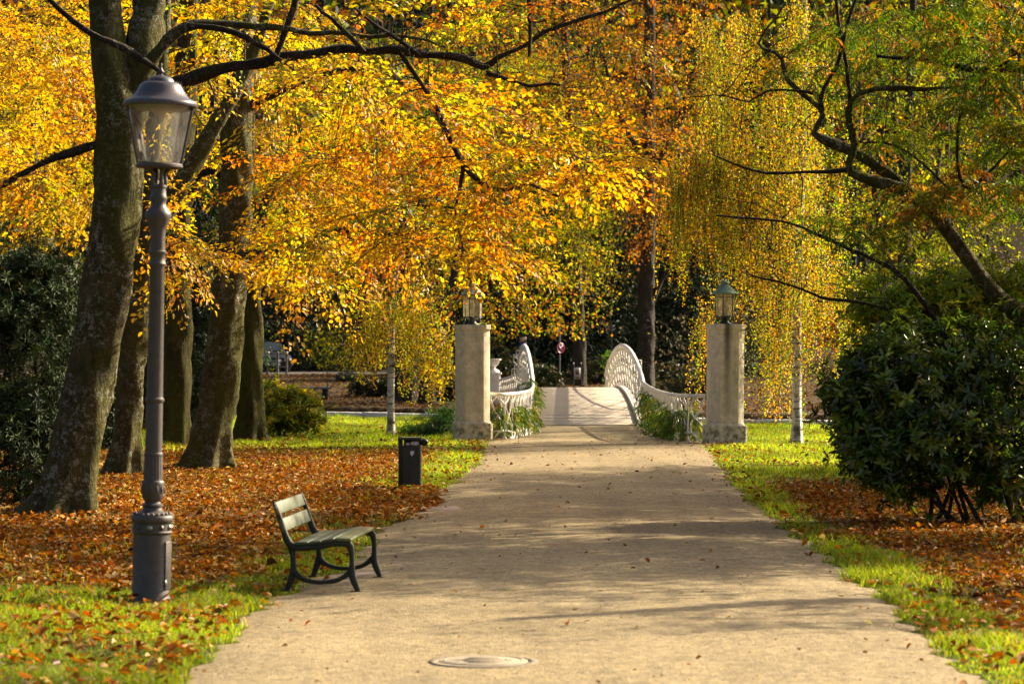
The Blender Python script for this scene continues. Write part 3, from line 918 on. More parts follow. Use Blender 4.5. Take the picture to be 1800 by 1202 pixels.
# T1: the big leaning beech behind the lamp
tree('largest lichen spotted beech trunk leaning behind the street lamp, forked high up',
     [(108, 912, 104), (118, 868, 92), (135, 780, 88), (150, 700, 88), (168, 600, 88), (188, 480, 86), (204, 370, 82), (208, 280, 80), (207, 200, 78), (198, 120, 64), (188, 40, 56), (182, -60, 52), (170, -260, 40)],
     [(35, [(222, 230, 50), (232, 170, 60, .1), (250, 90, 62, .2), (264, 0, 60, .3), (278, -100, 54, .4), (300, -300, 40, .5)]),
      (34.9, [(240, 190, 24), (290, 152, 23), (330, 141, 22), (400, 120, 20), (455, 116, 19), (500, 104, 18), (560, 98, 17), (600, 91, 16), (650, 95, 15), (700, 93, 15), (750, 103, 14), (790, 106, 14), (830, 116, 13), (855, 129, 14), (892, 108, 9), (930, 96, 7), (960, 78, 7), (1050, 42, 6), (1130, 10, 4), (1200, -20, 3)]),
      (34.6, [(250, 130, 26), (290, 75, 22), (330, 45, 18), (400, 40, 13), (450, 46, 11), (500, 47, 10), (550, 54, 9), (600, 53, 8), (660, 62, 7), (720, 62, 6), (800, 80, 4)]),
      (34.5, [(330, 46, 13), (380, 48, 11), (420, 56, 11), (450, 72, 10), (475, 84, 10), (500, 104, 8)]),
      (34.3, [(60, -30, 8), (110, 22, 10), (160, 62, 11), (230, 100, 11), (290, 140, 9)]),
      (34.9, [(182, 250, 18), (130, 268, 15), (80, 284, 13), (0, 328, 11), (-60, 340, 8)]),
      (34.8, [(480, 112, 8), (500, 60, 11), (520, 0, 13), (530, -60, 12)]),
      (34.2, [(705, 95, 7), (735, 140, 8), (762, 182, 10), (792, 246, 11), (815, 294, 12), (850, 324, 9), (880, 331, 8), (920, 318, 5), (970, 340, 4)]),
      (34.2, [(815, 294, 8), (806, 345, 6), (798, 372, 5), (806, 420, 4), (808, 470, 3)]),
      (34.2, [(855, 128, 10), (930, 150, 6), (960, 145, 5), (985, 150, 4)]),
      (34.3, [(930, 100, 7), (932, 60, 8), (930, 0, 9), (928, -40, 9)]),
      (34.3, [(640, 92, 9), (612, 62, 8), (596, 45, 7), (560, 10, 6)]),
      (34.2, [(740, 100, 8), (700, 70, 7), (660, 45, 6), (620, 10, 5)])],
     blobs([(630, 170, 190, 100, 33, 38, 22), (790, 240, 200, 90, 33, 37, 30), (960, 270, 120, 50, 33, 35.5, 18), (740, 370, 150, 70, 33, 36, 28), (1050, 300, 40, 20, 33.5, 35, 5),
            (560, 360, 120, 90, 34, 40, 22), (100, 330, 110, 40, 33, 37, 9), (840, 430, 60, 30, 33.5, 35, 7), (950, 40, 200, 50, 33, 36, 5), (700, 20, 250, 50, 33, 37, 9),
            (540, 30, 250, 40, 34, 40, 9)], 21),
     beechpal, 35, group='beech trees on the left', seed=100, spray=BEECH, per=2, flare=.6, slen=(.6, 1.15), extra=bare_twigs([(850, 60, 230, 80, 33, 35.5, 95), (560, 60, 200, 60, 33.5, 36, 40), (520, 200, 200, 90, 33, 35, 24), (1010, 110, 90, 60, 33.5, 35, 16), (700, 330, 160, 100, 33, 34.5, 20)], 211))

# T2
tree('slim grey beech trunk just behind the lamp post, leaning right higher up',
     [(216, 840, 58), (222, 780, 50), (228, 700, 48), (240, 560, 46), (256, 440, 44), (286, 380, 36), (338, 290, 32), (384, 210, 28), (430, 130, 22), (470, 20, 18), (500, -80, 12)],
     [(45.7, [(256, 440, 30), (262, 330, 30), (275, 200, 28), (290, 60, 24), (300, -80, 20)])],
     blobs([(420, 240, 130, 120, 49.5, 54, 14), (330, 450, 70, 35, 40, 46, 11), (360, 80, 120, 80, 43, 50, 10), (520, 470, 60, 25, 40, 45, 6), (310, 390, 50, 50, 41, 47, 5)], 22),
     GOLD + LEMON, 45.7, group='beech trees on the left', seed=200, spray=dict(BEECH, leafL=.085), per=2, flare=.4, slen=(.7, 1.3))

# T3
tree('brown furrowed trunk standing farther back between the lamp post and the broad trunk',
     [(304, 784, 62), (308, 700, 54), (311, 600, 50), (313, 450, 46), (318, 300, 42), (328, 120, 36), (335, -80, 30)],
     [(60, [(316, 380, 20), (350, 300, 18), (372, 200, 14), (380, 60, 10)])],
     blobs([(100, 200, 160, 160, 56, 66, 40), (60, 60, 150, 70, 50, 60, 20), (420, 120, 130, 120, 52, 64, 16)], 23),
     LEMON + GOLD, 60, group='beech trees on the left', seed=300, bark='bark2', spray=dict(BEECH, leafL=.095, leafW=.06), per=3, flare=.3, slen=(1, 1.8))

# T4
tree('broad mossy trunk with flared roots right of the lamp post',
     [(364, 832, 84), (370, 790, 70), (378, 730, 66), (388, 660, 64), (400, 560, 62), (410, 440, 60), (413, 320, 56), (420, 180, 48), (430, 20, 42), (436, -120, 32)],
     [(47.9, [(420, 200, 18), (450, 180, 17), (480, 168, 15), (560, 136, 11), (640, 120, 8)]),
      (47.5, [(425, 450, 16), (480, 432, 15), (540, 420, 14), (620, 402, 13), (700, 410, 9), (760, 400, 5)]),
      (47.9, [(410, 330, 14), (370, 300, 12), (330, 320, 9), (280, 340, 6)])],
     blobs([(550, 250, 95, 110, 44, 54, 22), (600, 350, 160, 90, 44, 52, 28), (520, 430, 90, 40, 43, 48, 14), (720, 280, 150, 110, 46, 56, 20), (700, 140, 220, 100, 46, 56, 12), (820, 380, 80, 40, 45, 52, 10),
            (490, 90, 140, 90, 46, 54, 14)], 24),
     [(lambda B: (B[:, 1] > 48), YGREEN + GOLD + DULLG + DULLG), (lambda B: pxx(B) > -9e9, GOLD + LEMON + ORANGE)], 47.9, group='beech trees on the left', seed=400, spray=dict(BEECH, leafL=.085), per=2, flare=.55, slen=(.8, 1.5))

# T5
tree('dark moss covered trunk half hidden behind the broad trunk',
     [(440, 778, 56), (441, 730, 48), (440, 640, 44), (438, 500, 40), (436, 350, 36), (432, 180, 30), (428, -20, 26)],
     [(62, [(438, 420, 18), (480, 330, 15), (540, 240, 11), (600, 180, 7)])],
     blobs([(640, 240, 140, 130, 60, 72, 26), (540, 330, 90, 90, 58, 68, 16)], 25),
     YGREEN + DULLG + GOLD, 62, group='beech trees on the left', seed=500, bark='bark2', spray=dict(BEECH, leafL=.09, leafW=.056), per=2, flare=.4, slen=(1, 1.8))

# trees over the river and on the far bank ------------------------------------------------
FAR = dict(leafL=.125, leafW=.085, M=11, K=5, space=.12, shape='dia', keep=.8, twig_r=.006, tilt=.5, ljit=.6)
tree('yellow green broadleaf tree with pale trunk behind the left bridge pillar',
     [(1018, 690, 26), (1018, 640, 24), (1016, 560, 22), (1012, 440, 20), (1004, 300, 18), (995, 120, 14), (990, -50, 10)],
     [(112, [(1014, 480, 10), (960, 400, 8), (900, 330, 5)]), (112, [(1010, 420, 9), (1050, 330, 7), (1060, 240, 4)])],
     blobs([(880, 310, 150, 110, 96, 116, 60), (960, 220, 130, 130, 100, 118, 54), (990, 400, 80, 60, 100, 112, 30), (1030, 450, 40, 30, 100, 110, 8), (830, 420, 90, 50, 96, 112, 26), (960, -120, 200, 120, 98, 118, 40), (960, -380, 180, 160, 98, 118, 40)], 31),
     YGREEN + YGREEN + DULLG + LEMON, 112, name='broadleaf_tree', group='trees beyond the river', seed=600, bark='bark_far', leafm='leaf_far', spray=FAR, per=4, sides=16, flare=.2, slen=(1.2, 2.2), base_z=.6)

tree('tall straight trunk with rust orange leaves beyond the right end of the bridge',
     [(1134, 690, 34), (1135, 640, 30), (1136, 560, 29), (1137, 450, 28), (1138, 330, 26), (1140, 200, 24), (1142, 60, 20), (1146, -120, 14)],
     [(104, [(1138, 560, 10), (1160, 500, 8), (1190, 460, 5)]), (104, [(1139, 330, 12), (1180, 240, 9), (1230, 160, 6), (1260, 80, 4)]), (104, [(1139, 300, 12), (1090, 200, 9), (1060, 100, 5)])],
     blobs([(1130, 60, 140, 110, 96, 112, 40), (1090, 200, 110, 110, 96, 110, 34), (1200, 190, 90, 150, 98, 112, 28), (1130, 340, 70, 70, 98, 110, 32), (1200, 380, 60, 50, 98, 108, 16), (1000, 80, 120, 90, 100, 112, 24), (1140, -160, 220, 130, 94, 114, 50), (1140, -420, 200, 160, 94, 114, 46)], 32),
     RUST + RUST + DULLG + RUST + ORANGE, 104, name='broadleaf_tree', group='trees beyond the river', seed=700, bark='bark_far', leafm='leaf_far', spray=dict(FAR, keep=.62), per=4, extra=far_twigs([(1130, 80, 160, 110, 95, 108, 90), (1180, 260, 110, 120, 96, 106, 50), (1060, 220, 80, 120, 96, 106, 30)], 321), sides=16, flare=.25, slen=(1.2, 2.2), base_z=.5)

tree('golden tree standing behind the young birch',
     [(652, 640, 22), (652, 560, 20), (650, 440, 18), (646, 300, 15), (640, 100, 10)],
     [(118, [(650, 460, 9), (690, 380, 6), (740, 300, 4)]), (118, [(648, 430, 9), (560, 340, 6), (500, 240, 4)])],
     blobs([(640, 320, 200, 110, 108, 124, 60), (500, 200, 150, 150, 110, 124, 50), (760, 180, 150, 150, 108, 122, 60), (880, 100, 130, 110, 110, 122, 40)], 33),
     YGREEN + DULLG + DULLG + RUST, 118, name='broadleaf_tree', group='trees beyond the river', seed=800, bark='bark_far', leafm='leaf_far', spray=FAR, per=4, sides=14, flare=.2, slen=(1.3, 2.4), base_z=.7)

tree('bright yellow tree behind the big beech at the edge of the yew',
     [(40, 640, 34), (44, 540, 30), (50, 400, 26), (54, 240, 22), (60, 40, 16)],
     [(78, [(50, 400, 12), (110, 300, 8), (150, 200, 5)]), (78, [(52, 360, 12), (10, 240, 8), (-10, 140, 5)])],
     blobs([(70, 130, 160, 160, 72, 86, 70), (60, 330, 130, 80, 70, 80, 36), (10, 230, 110, 110, 70, 82, 30)], 34),
     LEMON + LEMON + GOLD, 78, name='broadleaf_tree', group='trees beyond the river', seed=900, bark='bark_far', leafm='leaf_far', spray=dict(FAR, leafL=.11, leafW=.075, space=.10), per=4, sides=14, flare=.2, slen=(1.1, 2.0))

tree('dull green and brown tree with several stems behind the right shrubs',
     [(1586, 560, 28), (1588, 500, 26), (1590, 430, 24), (1592, 320, 20), (1600, 160, 15), (1606, -40, 10)],
     [(74, [(1590, 520, 14), (1556, 440, 12), (1536, 330, 9), (1520, 160, 6)]), (74, [(1591, 480, 14), (1630, 400, 12), (1650, 270, 9), (1680, 100, 5)]), (74, [(1592, 330, 9), (1570, 200, 7), (1576, 40, 5)])],
     blobs([(1580, 120, 150, 150, 70, 82, 46), (1700, 170, 130, 170, 70, 84, 40), (1560, 320, 110, 110, 70, 80, 30), (1480, 60, 120, 80, 72, 84, 26), (1680, 380, 110, 70, 72, 82, 22), (1600, 470, 120, 50, 70, 80, 24), (1600, -140, 210, 120, 70, 82, 60), (1600, -380, 180, 120, 70, 82, 40)], 35),
     YGREEN + DULLG + DULLG, 74, name='broadleaf_tree', group='trees on the right bank', seed=1000, bark='bark_far', leafm='leaf_far', spray=dict(FAR, leafL=.10, leafW=.065, space=.09), per=4, sides=14, flare=.2, slen=(.9, 1.7))

# conifers: dark stepped boughs
def conifer(label, px, d, w, top, base_py, seed, name='conifer_tree', group='dark conifers beyond the river', n=520, pal=DARKG, low=0.03):
    r = np.random.default_rng(seed)
    X = (px - CX) * d / F; z0 = float(height(X, d))
    H = top; R = w / 2
    root = thing(name, label, 'conifer', (X, d, z0), group)
    m_ = MB(); tp = np.array([[X, d, z0 - .1], [X + .1, d, z0 + H * .4], [X, d, z0 + H * .98]])
    c = catmull(np.column_stack([tp, [.26, .16, .03]]), 14)
    trunk_geo(m_, c[:, :3], c[:, 3], 10, .2, .05, seed=seed); m_.build('trunk', MAT['bark_far'], root, smooth=True)
    h = low + (1 - low) * (1 - np.sqrt(r.uniform(0, 1, n))) 
    h = np.clip(h + .02 * np.sin(h * 60), low, .99)
    a = r.uniform(0, 6.283, n)
    reach = R * (1 - h) ** .75 * r.uniform(.55, 1.1, n)
    b0 = np.column_stack([np.full(n, X), np.full(n, d), z0 + h * H])
    dirv = np.column_stack([np.cos(a), np.sin(a), np.full(n, -.18)])
    start = b0 + dirv * (reach * r.uniform(.05, .5, n))[:, None]
    leaf, twig = MB(), MB()
    twig.segs(b0, b0 + dirv * reach[:, None], .025, .006)
    sprays(leaf, twig, start, dirv, np.maximum(reach * .75, .5), pal, leafL=.26, leafW=.085, M=12, K=4, space=.15, shape='dia', droop=.25, side=(.45, .12), seed=seed, twigs=False, ljit=.35, leafdroop=.5, keep=.9)
    twig.build('boughs', MAT['bark_dark'], root, kind='stuff'); leaf.build('crown', MAT['needle'], root, tint=True, kind='stuff')
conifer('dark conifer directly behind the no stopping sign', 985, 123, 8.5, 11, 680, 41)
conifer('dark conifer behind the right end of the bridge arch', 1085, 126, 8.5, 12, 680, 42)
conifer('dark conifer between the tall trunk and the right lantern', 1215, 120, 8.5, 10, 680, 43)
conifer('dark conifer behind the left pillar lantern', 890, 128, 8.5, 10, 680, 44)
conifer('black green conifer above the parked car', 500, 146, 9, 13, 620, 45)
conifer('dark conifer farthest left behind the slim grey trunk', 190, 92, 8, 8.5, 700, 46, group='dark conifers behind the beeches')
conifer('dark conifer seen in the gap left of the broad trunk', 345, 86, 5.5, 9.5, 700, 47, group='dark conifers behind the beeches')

# wooded hill: far-off wood that reads as one mass
r = np.random.default_rng(51)
N = 5200
d = r.uniform(150, 330, N); X = r.uniform(-.21, .21, N) * d
zt = height(X, d)
hgt = r.uniform(0, 14, N)
mbw, mbt = MB(), MB()
pal_ = np.array(RUST + DULLG + YGREEN + DARKG + DARKG + RUST) * .8
cl = pal_[r.integers(0, len(pal_), N)]
kk = 16
pos = (np.column_stack([X, d, zt + hgt])[:, None] + r.normal(0, 1.3, (N, kk, 3)) * np.array([1, 1, .7])).reshape(-1, 3)
cc = np.repeat(cl, kk, 0) * r.uniform(.6, 1.3, (N * kk, 1))
mbw.leaves(pos, r.normal(0, 1, (N * kk, 3)), r.normal(0, 1, (N * kk, 3)) + np.array([0, 0, .6]), r.uniform(.5, .9, N * kk), r.uniform(.35, .6, N * kk), cc, 'dia')
o = mbw.build('hillside_woods', MAT['leaf_far'], tint=True, kind='stuff')
setp(o, 'mixed autumn wood covering the hillside far behind the bridge', 'woods')
Nt = 260
d = r.uniform(145, 300, Nt); X = r.uniform(-.2, .2, Nt) * d; z = height(X, d)
A = np.column_stack([X, d, z - .2]); B = A + np.column_stack([r.normal(0, .4, (Nt, 2)), r.uniform(10, 16, Nt)])
mbt.segs(A, B, r.uniform(.15, .3, Nt), .08, 7)
setp(mbt.build('hillside_trunks', MAT['bark_far'], kind='stuff'), 'grey trunks of the far wood on the hillside', 'woods')

# ------------------------------------------------------------------ weeping birches
def strands(leaf, twig, tops, lens, pal, seed, leafL=.045, leafW=.03, space=.045, shape='dia', sway=.1, cj=.15):
    r = np.random.default_rng(seed)
    S = len(tops); K = int(max(lens) / space)
    u = (np.arange(K) + .5) * space
    ok = u[None] < lens[:, None]
    dr = r.normal(0, sway, (S, 2)); ph = r.uniform(0, 6.28, (S, 2)); am = r.uniform(.01, .05, (S, 2))
    off = dr[:, None] * (u[None, :, None] ** .7) + am[:, None] * np.sin(2.6 * u[None, :, None] + ph[:, None])
    p = np.concatenate([tops[:, None, :2] + off, (tops[:, None, 2] - u[None])[..., None]], -1)
    ok &= r.uniform(0, 1, ok.shape) < np.clip(.55 + .5 * np.sin(9 * u[None] + ph[:, :1] * 3) + .35 * (u[None] / lens[:, None]), .15, 1)
    c = pick(pal, S, .12)
    col = np.clip(c[:, None] * (1 + r.normal(0, cj, (S, K, 1))) * (1 + r.normal(0, .08, (S, K, 3))), .004, .95)
    q = p[ok]; n = len(q)
    a = r.uniform(0, 6.283, n)
    l = leafL * r.uniform(.7, 1.25, n)
    leaf.leaves(q + r.normal(0, .026, (n, 3)), np.column_stack([np.cos(a), np.sin(a), r.uniform(-1.6, -.3, n)]), r.normal(0, 1, (n, 3)) + np.array([0, 0, .3]), l, l * leafW / leafL, col[ok], shape)
    # hanging twig: a few segments each
    idx = np.linspace(0, K - 1, 6).astype(int)
    for a_, b_ in zip(idx[:-1], idx[1:]):
        m = u[a_] < lens
        e = np.minimum(b_, (lens / space).astype(int) - 1)
        e = np.maximum(e, a_ + 1).clip(0, K - 1)
        twig.segs(p[m, a_], p[np.arange(S), e][m], .003, .0025)

def birch(label, trunk, depth, bl, seed, pal, n_strand, slen, leafL, limbs=(), name='weeping_birch', sway=.1):
    tp, tr = px_line(trunk, depth)
    root = thing(name, label, 'birch', (tp[0][0], tp[0][1], 0), 'weeping birches')
    m_ = MB(); trunk_geo(m_, tp, tr, 16, .25, .05, seed=seed); m_.build('trunk', MAT['birch'], root, smooth=True)
    r = np.random.default_rng(seed)
    T = blobs(bl, seed)
    br = grow(tp[len(tp) // 4:], tr[len(tp) // 4:], T, seed + 1, arch=.16, wob=.06, kr=.006)
    twig, leaf = MB(), MB()
    tops = []
    for pts, rad in br:
        twig.tube(pts, rad, 5, cap=False)
        for c_ in range(2):
            i = r.integers(max(1, len(pts) // 3), len(pts)); hub = pts[i] + r.normal(0, .06, 3)
            for k in range(n_strand // 2 + 1):
                tops.append(hub + r.normal(0, .045, 3))
    tops = np.array(tops)
    lens = np.minimum(r.uniform(*slen, len(tops)), tops[:, 2] - .5)
    ok = lens > .2
    strands(leaf, twig, tops[ok], lens[ok], pal, seed + 2, leafL, leafL * .7, sway=sway)
    twig.build('branches', MAT['bark_dark'], root, kind='stuff'); leaf.build('crown', MAT['leaf_birch'], root, tint=True, kind='stuff')

birch('tall weeping birch with white trunk and hanging yellow strands right of the bridge',
      [(1400, 785, 20), (1401, 740, 17), (1400, 640, 16), (1402, 520, 15), (1406, 380, 14), (1412, 220, 13), (1414, 60, 11), (1410, -120, 9)], 60.6,
      [(1330, 90, 90, 100, 59.5, 63.5, 34), (1260, 200, 60, 90, 61.2, 63.5, 24), (1330, 260, 100, 90, 61.2, 63.5, 32), (1230, 290, 60, 40, 61.4, 63, 20), (1290, 380, 50, 40, 61.4, 63, 14), (1400, 380, 90, 80, 58, 63, 30), (1450, 220, 70, 130, 59, 64, 26),
       (1380, 480, 60, 50, 60, 63, 14), (1470, 470, 60, 60, 59, 63, 14), (1200, 300, 40, 50, 61.4, 63, 13), (1240, 60, 50, 60, 59, 63, 14), (1370, 570, 60, 50, 61.3, 64, 14), (1232, 540, 22, 30, 61.8, 63, 6), (1412, 90, 45, 120, 58.6, 60.2, 16), (1404, 330, 40, 100, 58.6, 60.2, 10)], 61,
      [(.86, .54, .012), (.80, .58, .012), (.60, .56, .012), (.86, .44, .008), (.50, .54, .010), (.40, .50, .010), (.30, .40, .010), (.88, .50, .008), (.36, .46, .010), (.84, .40, .008)], 8, (.5, 2.6), .052, sway=.14)
birch('small young birch with drooping branches beside the left pillar',
      [(687, 768, 13), (687, 720, 12), (688, 640, 11), (690, 580, 9), (694, 520, 6), (700, 460, 4)], 66,
      [(690, 535, 70, 34, 64, 68, 22), (645, 580, 28, 24, 64.5, 67, 14), (750, 550, 44, 34, 64.5, 68, 20), (720, 500, 70, 34, 64, 68, 16), (775, 600, 26, 30, 65, 67, 12), (740, 620, 40, 24, 65, 68, 10)], 62,
      [(.78, .62, .012), (.84, .54, .010), (.60, .58, .010), (.84, .40, .008), (.40, .46, .01)], 8, (.4, 1.25), .058, sway=.16)

# ------------------------------------------------------------------ the limb that leans in from the right, with pinnate leaves
def compound(leaf, twig, base, dirs, Ls, pal, seed):
    sprays(leaf, twig, base, dirs, Ls, pal, leafL=.085, leafW=.026, M=18, K=1, space=.012, ang=1.15, droop=.45, side=(.0, .03), tilt=.5, seed=seed, leafdroop=.55, ljit=.18, keep=.95, twig_r=.0022, cj=.12)

def right_tree():
    d = 34
    Z = lambda pts: [(1200 + a / 2.003, b / 2.003, w * .74) for a, b, w in pts]
    trunk = [(1880, 1000, 56), (1872, 860, 50), (1850, 720, 45), (1828, 610, 41), (1800, 560, 37), (1765, 532, 32), (1740, 505, 29), (1700, 450, 26), (1650, 385, 23), (1610, 350, 21), (1585, 332, 20)]
    tp, tr = px_line(trunk, d)
    root = thing('leaning_tree', 'crooked lichen covered tree leaning in from the right over the shrub', 'tree', (tp[0][0], tp[0][1], 0))
    m_ = MB(); trunk_geo(m_, tp, tr, 20, .3, .07, seed=71); m_.build('trunk', MAT['bark'], root, smooth=True)
    limbs = [
        Z([(775, 668, 30), (730, 655, 28), (670, 640, 25), (620, 622, 22), (585, 600, 18), (592, 555, 17), (605, 520, 17), (598, 465, 15), (585, 420, 14), (592, 360, 14), (640, 325, 13), (740, 316, 12), (850, 326, 9), (960, 325, 6)]),
        Z([(770, 660, 28), (740, 625, 27), (690, 588, 27), (610, 540, 25), (540, 510, 23), (480, 482, 20), (465, 462, 18), (490, 425, 17), (492, 392, 15), (430, 340, 12), (370, 280, 11), (342, 200, 10), (270, 156, 7), (330, 60, 6), (370, 0, 5)]),
        Z([(492, 392, 11), (490, 330, 11), (550, 230, 10), (570, 150, 9), (625, 0, 7), (650, -60, 5)]),
        Z([(592, 360, 11), (575, 230, 10), (545, 100, 8), (530, 0, 8), (528, -80, 6)]),
        [(1890, 130, 16), (1800, 124, 14), (1745, 122, 13), (1700, 119, 12), (1650, 106, 10), (1590, 99, 7), (1530, 94, 5)],
        [(1705, 660, 13), (1650, 570, 11), (1604, 502, 9), (1572, 470, 8), (1520, 441, 7), (1450, 409, 6), (1410, 390, 5), (1350, 377, 4), (1275, 364, 3)],
        [(1640, 610, 8), (1590, 558, 7), (1525, 533, 6), (1450, 524, 5), (1400, 508, 4), (1320, 490, 3)],
        [(1500, 296, 9), (1470, 301, 8), (1420, 302, 6), (1340, 298, 5), (1260, 260, 3)],
        Z([(625, 500, 8), (740, 510, 7), (850, 580, 5), (960, 700, 4), (1000, 760, 3)]),
        Z([(460, 330, 8), (400, 318, 7), (300, 320, 6), (230, 360, 4), (120, 340, 3), (0, 350, 2)]),
        [(1890, 60, 14), (1800, 24, 12), (1760, 6, 10), (1700, -30, 8)],
        [(1790, 250, 3), (1700, 330, 6), (1690, 210, 5), (1740, 140, 6), (1790, 90, 6)]]
    sk, sr = [tp], [tr]
    for k, lb in enumerate(limbs):
        lp, lr = px_line(lb, d + .25 * math.sin(k * 2.1))
        lp = lp + np.cumsum(np.random.default_rng(k).normal(0, .010, lp.shape), axis=0) * np.linspace(0, 1, len(lp))[:, None]
        m_ = MB(); trunk_geo(m_, lp, lr * (1 + .10 * np.sin(np.arange(len(lr)) * .8 + k) + np.random.default_rng(k).normal(0, .06, len(lr))), 10, 0, .11, seed=80 + k); m_.build('limb', MAT['bark' if lr[0] > .06 else 'bark_dark'], root, smooth=True)
        sk.append(lp); sr.append(lr)
    sk = np.vstack(sk); sr = np.concatenate(sr)
    T = blobs([(1560, 60, 130, 60, 32.5, 35.5, 26), (1700, 60, 110, 70, 32, 36, 30), (1740, 190, 70, 110, 32, 36, 30), (1600, 200, 90, 70, 32.5, 35, 14), (1720, 330, 80, 70, 32.5, 35.5, 22), (1640, 330, 60, 50, 33, 35, 14),
               (1460, 110, 70, 70, 33, 35, 12), (1560, 410, 70, 50, 32.5, 35, 10), (1780, 300, 30, 100, 32, 36, 12), (1440, 400, 40, 30, 33, 35, 4),
               (1640, -90, 190, 70, 31, 36, 26), (1800, -60, 120, 120, 31, 36, 20)], 72)
    br = grow(sk, sr, T, 73, arch=.08, wob=.09, kr=.006)
    # bare fine twigs in the open part
    T2 = blobs([(1380, 180, 120, 120, 33, 35, 26), (1380, 400, 120, 110, 33, 35, 22), (1480, 520, 100, 40, 33, 35, 14), (1250, 120, 70, 70, 33.5, 35, 12), (1560, 250, 90, 90, 33, 35, 26), (1650, 200, 130, 130, 33, 35, 30)], 74)
    br2 = grow(sk, sr, T2, 75, arch=.05, wob=.12, kr=.010, rt=.0062)
    twig, leaf = MB(), MB()
    B, D, Ln = [], [], []
    r = np.random.default_rng(76)
    for pts, rad in br:
        twig.tube(pts, rad, 4, cap=False)
        for j in range(6):
            i = len(pts) - 1 if j < 3 else r.integers(max(1, len(pts) // 2), len(pts))
            a = r.uniform(0, 6.28)
            B.append(pts[i]); D.append([math.cos(a), math.sin(a), r.uniform(-.3, .35)]); Ln.append(r.uniform(.28, .5))
    for pts, rad in br2: twig.tube(pts, rad, 4, cap=False)
    B, D, Ln = np.array(B), np.array(D), np.array(Ln)
    py_, px_ = pyy(B), pxx(B)
    org = (np.hypot(px_ - 1640, py_ - 330) < 85) & (r.uniform(0, 1, len(B)) < .45) | ((py_ < 400) & (r.uniform(0, 1, len(B)) < .12))
    g = [(.13, .24, .008), (.18, .30, .010), (.10, .19, .008), (.26, .34, .010), (.42, .42, .012)]
    compound(leaf, twig, B[~org], D[~org], Ln[~org], g, 77)
    compound(leaf, twig, B[org], D[org], Ln[org], [(.66, .32, .02), (.55, .22, .018), (.62, .40, .04)], 78)
    twig.build('branches', MAT['bark_dark'], root, kind='stuff'); leaf.build('crown', MAT['leaf_green'], root, tint=True, kind='stuff')
right_tree()

# ------------------------------------------------------------------ shrubs
def ell_pts(r, c, rad, n, shell=.55):
    v = nz(r.normal(0, 1, (n, 3)))
    q = (shell + (1 - shell) * r.uniform(0, 1, n) ** .6)
    return np.asarray(c) + v * q[:, None] * np.asarray(rad), v

def shrub(name, label, cat, ell, pal, leafm, seed, leafL, leafW, whorl, group=None, base=None, stems=(), bark='bark_dark', up=.45, shape='hex', zmin=.1, ldroop=.15, fold=.22):
    """ell: (centre, radii, clusters). stems: base point -> top point list"""
    r = np.random.default_rng(seed)
    base = np.asarray(base if base is not None else [ell[0][0][0], ell[0][0][1], 0])
    root = thing(name, label, cat, base, group)
    twig, leaf = MB(), MB()
    for k, st in enumerate(stems):
        c = catmull(np.array([[*p, w] for p, w in st]), 14)
        m_ = MB(); trunk_geo(m_, c[:, :3], c[:, 3], 8, .15, .05, seed=seed + k); m_.build('stem', MAT[bark], root, smooth=True)
    C, V, cols = [], [], []
    for (c, rad, n) in ell:
        p, v = ell_pts(r, c, rad, n)
        ok = p[:, 2] > zmin
        C.append(p[ok]); V.append(v[ok])
    C, V = np.vstack(C), np.vstack(V)
    n = len(C)
    out_ = r.uniform(0, 1, n) < .17                     # stray shoots stand out of the outline
    C = C + V * (out_ * r.uniform(.08, .32, n) * (1 if leafL > .09 else .4))[:, None]
    twig.segs(C - nz(V + np.array([0, 0, .2])) * .28, C, .006, .003)
    ax = nz(V * .8 + np.array([0, 0, up]) + r.normal(0, .3, (n, 3)))
    ref = nz(np.cross(ax, r.normal(0, 1, (n, 3)))); bi = np.cross(ax, ref)
    a = (np.arange(whorl) * 2.4)[None] + r.uniform(0, 6.28, (n, 1))
    rad_d = np.cos(a)[..., None] * ref[:, None] + np.sin(a)[..., None] * bi[:, None]
    spread = r.uniform(.5, 1.5, (n, whorl, 1))
    ld = ax[:, None] * .55 + rad_d * spread + DOWN * ldroop
    ln = ax[:, None] * 1.0 - rad_d * .35 + r.normal(0, .25, (n, whorl, 3))
    pos = C[:, None] + r.normal(0, .02, (n, whorl, 3)) - ax[:, None] * r.uniform(0, .07, (n, whorl, 1))
    c0 = pick(pal, n, .15)
    col = np.clip(c0[:, None] * (1 + r.normal(0, .16, (n, whorl, 1))) * (1 + r.normal(0, .06, (n, whorl, 3))), .003, .95)
    N = n * whorl
    l = leafL * r.uniform(.6, 1.2, N)
    leaf.leaves(pos.reshape(-1, 3), ld.reshape(-1, 3), ln.reshape(-1, 3), l, l * leafW / leafL, col.reshape(-1, 3), shape, fold=fold, curl=r.normal(.12, .1, N))
    twig.build('twigs', MAT[bark], root, kind='stuff')
    leaf.build('foliage', MAT[leafm], root, tint=True, kind='stuff')
    return root

def stems_from(base, tops, w0, w1, seed):
    r = np.random.default_rng(seed); out = []
    for t in tops:
        b = np.asarray(base) + np.array([r.normal(0, .22), r.normal(0, .15), 0])
        t = np.asarray(t)
        m = b * .55 + t * .45 + r.normal(0, .06, 3)
        out.append([(b, w0), (m, (w0 + w1) / 2), (t, w1)])
    return out

